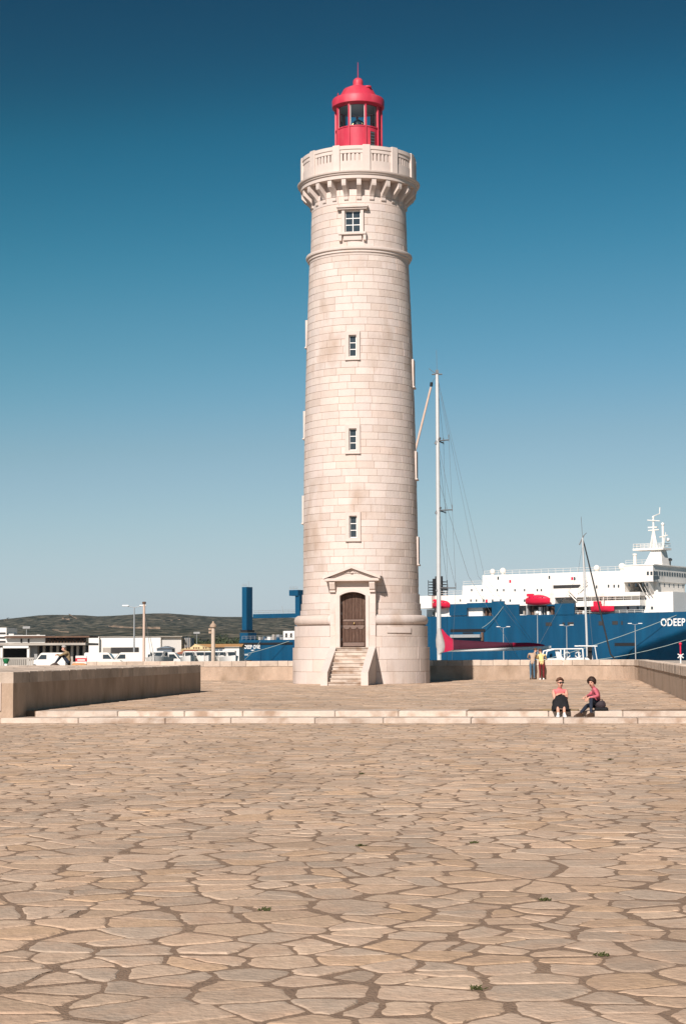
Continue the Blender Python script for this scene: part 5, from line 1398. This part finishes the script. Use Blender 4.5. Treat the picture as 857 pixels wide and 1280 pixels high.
# pale railing at the left edge, on the near mole
c = P(20, 815, 120); fr_ = empty('quay_railing', (c.x, 118, -2.2)); tag(fr_, 'pale slatted railing at the left edge behind the harbour light', 'railing')
zt = P(20, 822, 118).z+2.2; o = fr_.location
q = MB(); q.box(P(-15, 815, 118).x-o.x, P(43, 815, 118).x-o.x, -.05, .05, zt-.12, zt); q.build('rail', 'concrete', fr_)
for k in range(24):
    x = P(-15+k*2.45, 815, 118).x-o.x; q = MB(); q.box(x-.045, x+.045, -.04, .04, 0, zt-.121); q.build('slat', 'concrete', fr_)
# ---- parked vans
def make_van():
    root = empty('parked_van'); 
    L, H, W = 5.2, 2.25, 2.0
    q = MB(); prof = [(-L/2, .35), (L/2, .35), (L/2, .95), (L/2-.25, 1.15), (L/2-1.15, 1.3), (L/2-1.75, H-.12), (L/2-2.0, H), (-L/2+.15, H), (-L/2, H-.15)]
    q.prism(prof, 'y', -W/2, W/2); q.build('body', 'shedwhite', root)
    q = MB(); q.loft([[(L/2-1.12, -W/2+.12, 1.33), (L/2-1.12, W/2-.12, 1.33), (L/2-1.68, W/2-.15, H-.18), (L/2-1.68, -W/2+.15, H-.18)], [(L/2-1.08, -W/2+.12, 1.35), (L/2-1.08, W/2-.12, 1.35), (L/2-1.64, W/2-.15, H-.16), (L/2-1.64, -W/2+.15, H-.16)]], smooth=False); q.build('windscreen', 'glassdark', root)
    for s_ in (-1, 1):
        q = MB(); q.prism([(L/2-1.35, 1.35), (L/2-1.85, H-.3), (L/2-2.6, H-.3), (L/2-2.6, 1.35)], 'y', s_*W/2-.01, s_*W/2+.012); q.build('side_window', 'glassdark', root)
        for x in (-L/2+1.0, L/2-.95):
            q = MB(); q.lathe([(0, -.11), (.33, -.11), (.34, 0), (.33, .11), (0, .11)], 18); o = q.build('wheel', 'black', root); o.location = (x, s_*(W/2-.08), .34); o.rotation_euler = (pi/2, 0, 0)
    q = MB(); q.box(L/2-.02, L/2+.06, -W/2+.1, W/2-.1, .38, .6); q.build('bumper', 'grey', root)
    return root
van0 = make_van(); first = True
for px, D, rz, lab in ((60, 245, pi, 'white van parked behind the seated man on the platform'), (130, 248, 0, 'white van left of the tall twin-headed lamp post'), (158, 252, pi, 'white van between the two vans beside the wooden mast'), (186, 246, 0, 'white van just right of the wooden mast foot'), (212, 250, 0, 'white van in front of the slate shed')):
    o = van0 if first else copy_tree(van0); first = False
    c = P(px, 815, D); o.location = (c.x, D, ZL); o.rotation_euler = (0, 0, rz); tag(o, lab, 'van', 'white vans parked on the far quay')
# ---- small motor boats on stands along the quay
def make_mboat():
    root = empty('motor_boat'); q = MB(); rings = []
    for k in range(9):
        t = k/8; x = -2.6+5.4*t; f = 1-max(0, (t-.4)/.6)**2.2; f = max(.03, f); z1 = 1.55+.25*t*t
        rings.append([(x, -1.0*f, z1), (x, -.85*f, .95), (x, 0, .45+.5*t**3), (x, .85*f, .95), (x, 1.0*f, z1)])
    q.loft(rings, smooth=True); q.build('hull', 'shedwhite', root)
    q = MB(); q.loft([[(-1.0, -.75, 1.55), (1.3, -.6, 1.6), (1.3, .6, 1.6), (-1.0, .75, 1.55)], [(-.8, -.62, 2.35), (.3, -.5, 2.35), (.3, .5, 2.35), (-.8, .62, 2.35)]], smooth=False); q.build('cabin', 'shedwhite', root)
    q = MB(); q.loft([[(.55, -.62, 1.72), (1.14, -.55, 1.72), (1.14, .55, 1.72), (.55, .62, 1.72)], [(.32, -.55, 2.22), (.48, -.5, 2.22), (.48, .5, 2.22), (.32, .55, 2.22)]], smooth=False); q.build('windscreen', 'glassdark', root)
    for s_ in (-1, 1):
        q = MB(); q.prism([(-.8, 1.75), (.3, 1.75), (.15, 2.2), (-.75, 2.2)], 'y', s_*.72-.02, s_*.72+.02); q.build('side_window', 'glassdark', root)
    q = MB()
    for x in (-1.4, 1.0): q.box(x-.08, x+.08, -.7, .7, 0, .75)
    q.build('cradle', 'rust', root); return root
mb0 = make_mboat(); first = True
rr = random.Random(6)
for k, px in enumerate((196, 201, 236, 241, 245, 249, 253, 257, 261, 272, 277, 283, 288)):
    o = mb0 if first else copy_tree(mb0); first = False
    D_ = 236+rr.uniform(-4, 4); c = P(px, 815, D_); o.location = (c.x, D_, ZL); o.rotation_euler = (0, 0, -pi/2+rr.uniform(-.5, .5))
    tag(o, 'small white motor boat ashore on the far quay, ' + ORD[k] + ' from the left', 'motor boat', 'motor boats ashore on the far quay')
# tail of the land seen under the gantry: low scrub strip
# ================================================================== PEOPLE
def ik(a, c, l1, l2, pole):
    a, c, pole = Vector(a), Vector(c), Vector(pole)
    d = c-a; L = min(d.length, (l1+l2)*.999); n = d.normalized(); c = a+n*L
    x = (l1*l1-l2*l2+L*L)/(2*L); h = sqrt(max(0, l1*l1-x*x))
    p = pole - n*pole.dot(n); p.normalize()
    return a+n*x+p*h, c
def skin_body(verts, radii, edges, root, name, parent, tags, tagmat):
    me = bpy.data.meshes.new(name); me.from_pydata([tuple(v) for v in verts], [(a, c) for a, c, t in edges], [])
    o = bpy.data.objects.new(name, me); COL.objects.link(o)
    bm_ = o.modifiers.new('skin', 'SKIN'); bm_.use_smooth_shade = True; bm_.branch_smoothing = .3
    for i, v in enumerate(me.skin_vertices[0].data):
        r = radii[i]; v.radius = r if isinstance(r, tuple) else (r, r); v.use_root = (i == root)
    ss = o.modifiers.new('sub', 'SUBSURF'); ss.levels = 2; ss.render_levels = 2
    bpy.context.view_layer.update()
    nm = bpy.data.meshes.new_from_object(o.evaluated_get(bpy.context.evaluated_depsgraph_get()))
    bpy.data.objects.remove(o)
    names = sorted(set(t for _, _, t in edges)); nm.materials.clear()
    for t in names: nm.materials.append(MT[tagmat[t]])
    V = [Vector(v) for v in verts]; R = [max(r) if isinstance(r, tuple) else r for r in radii]
    for p in nm.polygons:
        c = p.center; best = 1e9; bt = 0
        for a, b_, t in edges:
            ab = V[b_]-V[a]; k = max(0, min(1, (c-V[a]).dot(ab)/max(1e-9, ab.length_squared))); d = (c-(V[a]+ab*k)).length - (R[a]+(R[b_]-R[a])*k)
            if d < best: best = d; bt = names.index(t)
        p.material_index = bt; p.use_smooth = True
    ob_ = bpy.data.objects.new('body', nm); COL.objects.link(ob_); ob_.parent = parent
    return ob_
def person(label, loc, rz, J, mats, hair, shoe, group, extra=None, curl=.5, sleeve=1.0, hair_long=False, hair_scale=1.0, sex='f'):
    """J: pelvis, chest, neck, head, face(dir), and for L,R: sh, wr, el(pole), hip, an, kn(pole), toe(dir), palm(dir)"""
    root = empty('person', loc, rz); tag(root, label, 'person', group)
    V = []; R = []; E = []
    def v(p, r): V.append(Vector(p)); R.append(r); return len(V)-1
    pel = Vector(J['pelvis']); ch = Vector(J['chest']); nk = Vector(J['neck']); hd = Vector(J['head']); fd = Vector(J['face']).normalized()
    broad = 1.0 if sex == 'f' else 1.12
    i_p = v(pel, (.135, .105)); i_s = v(pel.lerp(ch, .5), (.112*broad, .088)); i_c = v(ch, (.130*broad, .098)); i_n0 = v(ch.lerp(nk, .75), (.085, .068)); i_n = v(nk, .047)
    hb_ = hd-(hd-nk).normalized()*.03; 
    i_h0 = v(hd+Vector((0, 0, -.07))+fd*.015, (.062, .066)); i_h = v(hd, (.077, .086)); i_h2 = v(hd+Vector((0, 0, .075))-fd*.01, (.062, .066))
    E += [(i_p, i_s, 'top'), (i_s, i_c, 'top'), (i_c, i_n0, 'top'), (i_n0, i_n, 'skin'), (i_n, i_h0, 'skin'), (i_h0, i_h, 'skin'), (i_h, i_h2, 'skin')]
    for s_ in ('L', 'R'):
        q = J[s_]; sh = Vector(q['sh']); el, wr = ik(sh, q['wr'], .275, .245, q['el'])
        i_sh = v(sh, .058*broad); i_um = v(sh.lerp(el, .55), .044*broad); i_el = v(el, .038*broad); i_fm = v(el.lerp(wr, .45), .034*broad); i_wr = v(wr, .025)
        E += [(i_c, i_sh, 'top'), (i_sh, i_um, 'upper'), (i_um, i_el, 'upper'), (i_el, i_fm, 'fore'), (i_fm, i_wr, 'fore')]
        hdv = Vector(q.get('hand', (wr-el))).normalized(); pn = Vector(q.get('palm', (0, 0, -1))); pn = (pn-hdv*pn.dot(hdv)).normalized(); side = hdv.cross(pn).normalized()
        if (side.dot(Vector(q.get('thumb', (0, 0, 1))))) < 0: side = -side
        i_pm = v(wr+hdv*.055, (.036, .020)); E.append((i_wr, i_pm, 'skin'))
        for k, (off, ln) in enumerate(((.029, .068), (.010, .078), (-.010, .073), (-.028, .058))):
            k0 = wr+hdv*.085+side*off; k1 = k0+(hdv*cos(curl*.6)+pn*sin(curl*.6))*ln*.5; k2 = k1+(hdv*cos(curl*1.6)+pn*sin(curl*1.6))*ln*.5
            a = v(k0, .0095); b_ = v(k1, .0088); c = v(k2, .0075); E += [(i_pm, a, 'skin'), (a, b_, 'skin'), (b_, c, 'skin')]
        t0 = wr+hdv*.035+side*.036; t1 = t0+(hdv*.6+side*.6+pn*.3).normalized()*.035; t2 = t1+(hdv*.85+side*.2+pn*.4).normalized()*.028
        a = v(t0, .012); b_ = v(t1, .0105); c = v(t2, .0085); E += [(i_pm, a, 'skin'), (a, b_, 'skin'), (b_, c, 'skin')]
        hp = Vector(q['hip']); kn, an = ik(hp, q['an'], q.get('l1', .415), q.get('l2', .41), q['kn'])
        i_hp = v(hp, .088); i_tm = v(hp.lerp(kn, .5), .074); i_kn = v(kn, .055); i_cm = v(kn.lerp(an, .35), .051); i_an = v(an, .035); td = Vector(q['toe']).normalized()
        i_ht = v(an+td*.06+Vector((0, 0, -.03)), .033); i_to = v(an+td*.15+Vector((0, 0, -.05)), .024)
        E += [(i_p, i_hp, 'thigh'), (i_hp, i_tm, 'thigh'), (i_tm, i_kn, 'thigh'), (i_kn, i_cm, 'shin'), (i_cm, i_an, 'shin'), (i_an, i_ht, 'foot'), (i_ht, i_to, 'foot')]
        # shoe
        sd = Vector((td.y, -td.x, 0)).normalized(); rings = []
        for t, w, h_ in ((-.085, .028, .06), (-.07, .038, .085), (0, .040, .085), (.07, .045, .060), (.13, .045, .045), (.17, .034, .036), (.185, .015, .025)):
            c = Vector((an.x, an.y, 0))+td*t; zb = an.z-.085
            rings.append([(c.x+sd.x*w*a_, c.y+sd.y*w*a_, zb+z_*h_) for a_, z_ in ((-1, 0), (-1.0, .5), (-.6, 1), (.6, 1), (1.0, .5), (1, 0))])
        m_ = MB(); m_.loft(rings, smooth=True); m_.build('shoe', shoe, root)
        J[s_]['kn_pos'] = kn; J[s_]['an_pos'] = an; J[s_]['wr_pos'] = wr; J[s_]['el_pos'] = el
    tm = dict(top=mats['top'], skin='skin', upper=mats.get('upper', mats['top']), fore=mats.get('fore', mats['top']), thigh=mats['bottom'], shin=mats.get('shin', mats['bottom']), foot=mats.get('foot', mats['bottom']))
    body = skin_body(V, R, E, i_p, 'body', root, None, tm)
    # face
    upv = Vector((0, 0, 1)); rt_ = fd.cross(upv).normalized(); upf = rt_.cross(fd).normalized()
    def fp(x, y, z): return hd + rt_*x + fd*y + upf*z
    m_ = MB(); m_.loft([[fp(-.012, .078, .012), fp(.012, .078, .012), fp(0, .086, .012)], [fp(-.018, .078, -.030), fp(.018, .078, -.030), fp(0, .108, -.030)], [fp(-.010, .078, -.038), fp(.010, .078, -.038), fp(0, .09, -.038)]], smooth=True); m_.build('nose', 'skin', root)
    for s_ in (-1, 1):
        m_ = MB(); m_.ball(fp(s_*.030, .074, .012), .011, 8); m_.build('eye', 'hairdark', root)
        m_ = MB(); m_.ball(fp(s_*.080, -.005, -.005), .022, 8, sc=(.5, 1, 1.3)); m_.build('ear', 'skin', root)
    m_ = MB(); m_.tube([fp(-.024, .076, -.060), fp(0, .083, -.062), fp(.024, .076, -.060)], .006, 5); m_.build('mouth', 'maroon', root)
    # hair: shell over the back and top of the skull, open at the face
    m_ = MB(); vs = []; fs = []; n, rg = 28, 12
    for i in range(rg+1):
        t = (1.0 if hair_long else .78)*pi*.62*i/rg if not hair_long else pi*.74*i/rg
        for k in range(n):
            a = 2*pi*k/n; dirv = fd*cos(a)+rt_*sin(a); front = max(0, cos(a))
            tt = t*(1-.52*front**.8 if hair_long else 1-.45*front)
            rad = (.097+.010*noise.noise(Vector((k*.9, i*.7, hd.x*9)))+.006*noise.noise(Vector((k*2.3, i*1.1, 4+hd.x*9))))*hair_scale*(1+(.10*(i/rg) if hair_long else 0))
            p = hd+upf*.020-fd*.012+(upf*cos(tt)*1.12+dirv*sin(tt))*rad; vs.append(p)
    for i in range(rg):
        for k in range(n): fs.append((i*n+k, i*n+(k+1) % n, (i+1)*n+(k+1) % n, (i+1)*n+k))
    fs.append(tuple(range(rg*n, rg*n+n)))
    m_.add(vs, fs, None, True); m_.build('hair', hair, root)
    J['fp'] = fp
    return root
def mole_pos(px, v, z):
    # point on the mole at mole-depth v seen at photo column px
    d = ray(px, 840); k = v/W2M(d.x, d.y).y; return Vector((d.x*k, d.y*k, z))
# ---- woman sitting on the step, facing the camera
c = mole_pos(698.5, V_S2+.28, Z_T)
J = dict(pelvis=(0, .02, .13), chest=(0, -.02, .42), neck=(0, -.045, .575), head=(.01, -.075, .70), face=(.42, -.9, -.10),
    L=dict(sh=(-.165, -.01, .50), wr=(.02, -.29, .43), el=(-.55, .35, -1), hand=(1, -.15, -.12), palm=(0, .5, -1), thumb=(0, 0, 1), hip=(-.09, 0, .12), an=(-.075, -.62, -.045), kn=(0, -.3, 1), toe=(-.1, -1, 0)),
    R=dict(sh=(.165, -.01, .50), wr=(.03, -.32, .43), el=(.55, .35, -1), hand=(-1, -.15, -.12), palm=(0, .5, -1), thumb=(0, 0, 1), hip=(.09, 0, .12), an=(.075, -.62, -.045), kn=(0, -.3, 1), toe=(.1, -1, 0)))
W1 = person('woman in pink top and black skirt with sunglasses sitting on the terrace step', c, ROT+.06, J, dict(top='pinktop', upper='skin', fore='skin', bottom='blackcloth', shin='skin', foot='shoewhite'), 'hairbrown', 'shoewhite', 'people around the terrace', hair_scale=1.06)
fp = J['fp']
m = MB()
for s_ in (-1, 1): m.ball(fp(s_*.034, .084, .014), .028, 10, sc=(1.0, .6, .8))
m.tube([fp(-.08, 0, .02), fp(-.07, .07, .018), fp(.07, .07, .018), fp(.08, 0, .02)], .006, 5); m.build('sunglasses', 'black', W1)
m = MB(); rings = []                                        # skirt draped over raised knees
for t, w, zt_, zb_ in ((.12, .17, .16, .0), (.0, .20, .25, .0), (-.16, .21, .355, .0), (-.28, .21, .405, .0), (-.38, .205, .39, .0), (-.48, .20, .29, .0), (-.54, .19, .18, .0), (-.565, .185, .07, .0)):
    rings.append([(w*cos(a)*(1+.05*sin(9*a+t*14)), t, zb_+(zt_-zb_)*max(0, sin(a))**.6*(1+.045*sin(7*a+t*20))) for a in [pi*k/24 for k in range(25)]])
m.loft(rings, smooth=True, closed=False, caps=False); m.build('skirt', 'blackcloth', W1, fix=False)
m = MB(); 
m.loft([[(.05*cos(a), -.29+.02*sin(a), .395+.02*sin(a)) for a in [2*pi*k/8 for k in range(8)]], [(.12*cos(a), -.30+.06*sin(a), .36+.012*sin(a)) for a in [2*pi*k/8 for k in range(8)]]], smooth=True); m.build('camera_pouch', 'shoebrown', W1)
# jacket spread under her
m = MB(); n = 22; vs = [(0, 0, .03)]; rj = random.Random(3)
for k in range(n):
    a = 2*pi*k/n; r = .30+.12*abs(cos(a))+rj.uniform(-.03, .05); vs.append((r*cos(a)*1.15, r*sin(a)*.62+.10, .012+rj.uniform(0, .03)))
fs = [(0, 1+k, 1+(k+1) % n) for k in range(n)]
for k in range(n): vs.append((vs[1+k][0]*1.0, vs[1+k][1], 0.002))
fs += [(1+k, 1+n+k, 1+n+(k+1) % n, 1+(k+1) % n) for k in range(n)]
m.add(vs, fs, None, True); o = m.build('folded_jacket', 'olive'); o.location = c+Vector((0, 0, .004)); o.rotation_euler.z = ROT; tag(o, 'olive brown jacket spread on the step under the woman in pink', 'jacket')
# ---- woman in red blouse, turned to the left
c2 = mole_pos(744.5, V_S2+.30, Z_T)
J = dict(pelvis=(.05, .03, .16), chest=(-.03, -.01, .46), neck=(-.105, -.03, .60), head=(-.15, -.055, .715), face=(-.70, -.62, -.22),
    L=dict(sh=(-.10, -.15, .53), wr=(-.36, -.38, .34), el=(.3, -.8, -.5), hand=(-.8, -.4, -.5), palm=(-.2, .3, -1), thumb=(0, 0, 1), hip=(-.03, -.07, .15), an=(-.36, -.50, -.045), kn=(-.35, -.2, 1), toe=(-1, -.35, 0)),
    R=dict(sh=(.03, .14, .53), wr=(-.33, -.16, .37), el=(-.1, .6, -.6), hand=(-.9, -.3, -.3), palm=(-.1, -.2, -1), thumb=(0, 0, 1), hip=(.02, .10, .15), an=(-.60, -.38, -.045), kn=(-.2, 0, 1), toe=(-1, -.25, 0)))
W2 = person('woman in red checked blouse and dark jeans sitting on the terrace step, looking down', c2, ROT+radians(22), J, dict(top='blouse', bottom='jeans', foot='shoebrown'), 'hairdark', 'shoebrown', 'people around the terrace', hair_long=True, hair_scale=1.08, sex='m')
m = MB(); rings = []
for z, w, d in ((.0, .10, .045), (.03, .13, .065), (.09, .13, .065), (.15, .10, .05), (.17, .06, .03)):
    rings.append([(w*cos(a), d*sin(a), z) for a in [2*pi*k/14 for k in range(14)]])
m.loft(rings, smooth=True); hb_o = empty('handbag', c2+Vector((.06, -.24, .090))); hb_o.rotation_euler = (0, 0, ROT)
tag(hb_o, 'dark purple-grey handbag at the hip of the woman in red', 'handbag'); m.build('bag_body', 'bag', hb_o)
m = MB(); m.tube([(-.07, 0, .14), (-.03, .06, .20), (.04, .06, .20), (.07, 0, .14)], .010, 6); m.build('strap', 'bag', hb_o)
m = MB(); m.bbox(-.14, .20, -.30, .16, 0, .085, .03); o = m.build('seat_cushion', 'blackcloth'); o.location = c2+Vector((.08, -.02, .004)); o.rotation_euler.z = ROT; tag(o, 'flat black bag used as a cushion by the woman in red', 'bag')
m = MB(); rings = []
for t, w, h_ in ((-.13, .03, .03), (-.10, .07, .07), (0, .09, .09), (.1, .07, .07), (.13, .03, .03)):
    rings.append([(t, w*cos(a), h_*.6*sin(a)) for a in [2*pi*k/10 for k in range(10)]])
m.loft(rings, smooth=True); o = m.build('black_pouch', 'blackcloth'); o.location = c2+Matrix.Rotation(ROT+radians(22), 3, 'Z') @ Vector((-.14, .02, .345)); o.rotation_euler.z = ROT+.2; tag(o, 'small black pouch on the knees of the woman in red', 'pouch')
# ---- couple leaning on the back parapet, seen from behind (face +v)
def leaning(px, label, mats, hair, shoe, sex, dx, k):
    c = mole_pos(px, V_BACK-.46, Z_T)
    zf_ = WALL_H+.045
    J = dict(pelvis=(0, -.02, .90*k), chest=(dx*.3, .16, 1.22*k), neck=(dx*.5, .26, 1.37*k), head=(dx*.7, .33, 1.47*k), face=(dx, 1, -.15),
     L=dict(sh=(-.165, .21, 1.30*k), wr=(-.05, .52, zf_), el=(-1, .5, -1), hand=(1, .4, 0), palm=(0, 0, -1), thumb=(0, 1, 0), hip=(-.085, 0, .87*k), an=(-.095, -.03, .085), kn=(0, 1, 0), toe=(-.15, 1, 0), l1=.40*k, l2=.40*k),
     R=dict(sh=(.165, .21, 1.30*k), wr=(.05, .55, zf_), el=(1, .5, -1), hand=(-1, .4, 0), palm=(0, 0, -1), thumb=(0, 1, 0), hip=(.085, 0, .87*k), an=(.095, .02, .085), kn=(0, 1, 0), toe=(.15, 1, 0), l1=.40*k, l2=.40*k))
    return person(label, c, ROT, J, mats, hair, shoe, 'people around the terrace', sex=sex, hair_scale=1.05)
leaning(664.8, 'man in grey-beige jacket and blue jeans leaning on the back parapet, seen from behind', dict(top='beige', bottom='bluejeans', foot='shoebrown'), 'hairbrown', 'shoebrown', 'm', .25, 1.04)
leaning(676.6, 'woman in pale yellow top and maroon trousers leaning on the back parapet', dict(top='yellow', bottom='maroon', foot='shoewhite'), 'hairbrown', 'shoewhite', 'f', -.1, 1.0)
# ---- man sitting on the platform, facing left
d = ray(86, 831.5); zt = Z_T+WALL_H; k = (zt-EYE)/d.z; c3 = Vector((d.x*k, d.y*k, zt))
J = dict(pelvis=(.05, 0, .10), chest=(-.04, 0, .41), neck=(-.13, 0, .55), head=(-.19, -.01, .655), face=(-1, -.25, -.35),
    L=dict(sh=(-.06, -.18, .48), wr=(-.42, -.05, .42), el=(0, -1, -.4), hand=(-.5, .8, 0), palm=(0, 0, -1), thumb=(0, 0, 1), hip=(.02, -.09, .10), an=(-.50, -.09, .085), kn=(0, 0, 1), toe=(-1, -.1, 0)),
    R=dict(sh=(-.06, .18, .48), wr=(-.42, .05, .40), el=(0, 1, -.4), hand=(-.5, -.8, 0), palm=(0, 0, -1), thumb=(0, 0, 1), hip=(.02, .09, .10), an=(-.52, .09, .085), kn=(0, 0, 1), toe=(-1, .1, 0)))
person('man in olive brown jacket sitting with knees drawn up on the left platform', c3, 0, J, dict(top='olive', bottom='jeans', foot='shoebrown'), 'hairgrey', 'shoebrown', 'people around the terrace', sex='m')
# his packet and bag
m = MB(); m.bbox(-.22, .22, -.07, .07, 0, .36, .012, 'paper'); bx_o = empty('cardboard_box', c3+Vector((.46, .15, .07)), .1); tag(bx_o, 'red and white box standing beside the seated man', 'box'); m.build('box_body', None, bx_o)
m = MB(); m.box(-.221, .221, -.074, .074, .14, .27); m.build('red_band', 'boxred', bx_o); m = MB(); m.box(-.15, .15, -.077, -.071, .17, .22); m.build('print_panel', 'paper', bx_o)
m = MB(); rings = []
for t, w, h_ in ((-.30, .04, .03), (-.24, .10, .07), (-.05, .14, .075), (.15, .13, .07), (.28, .05, .04)): rings.append([(t, w*cos(a), max(0, h_*sin(a))) for a in [pi*j/10 for j in range(11)]])
m.loft(rings, smooth=True, closed=True); o = m.build('tan_bag', 'orange'); o.location = c3+Vector((.42, .0, .004)); tag(o, 'flat tan cloth bag lying beside the seated man', 'bag')
bx_o.location = c3+Vector((.46, .22, .003))
# ================================================================== AIR
q = MB(); q.box(-9100, 9100, -420, 9100, -6.5, 150.0); hz = q.build('haze', None, fix=False); tag(hz, kind='stuff')
hm_ = bpy.data.materials.new('sea_haze'); hm_.use_nodes = True; n_ = hm_.node_tree.nodes; n_.remove(n_['Principled BSDF'])
pv = n_.new('ShaderNodeVolumePrincipled'); pv.inputs['Color'].default_value = (0.74, 0.89, 1.0, 1); pv.inputs['Density'].default_value = 0.00004; pv.inputs['Anisotropy'].default_value = 0.2
hm_.node_tree.links.new(pv.outputs[0], n_['Material Output'].inputs['Volume'])
hz.data.materials.clear(); hz.data.materials.append(hm_)
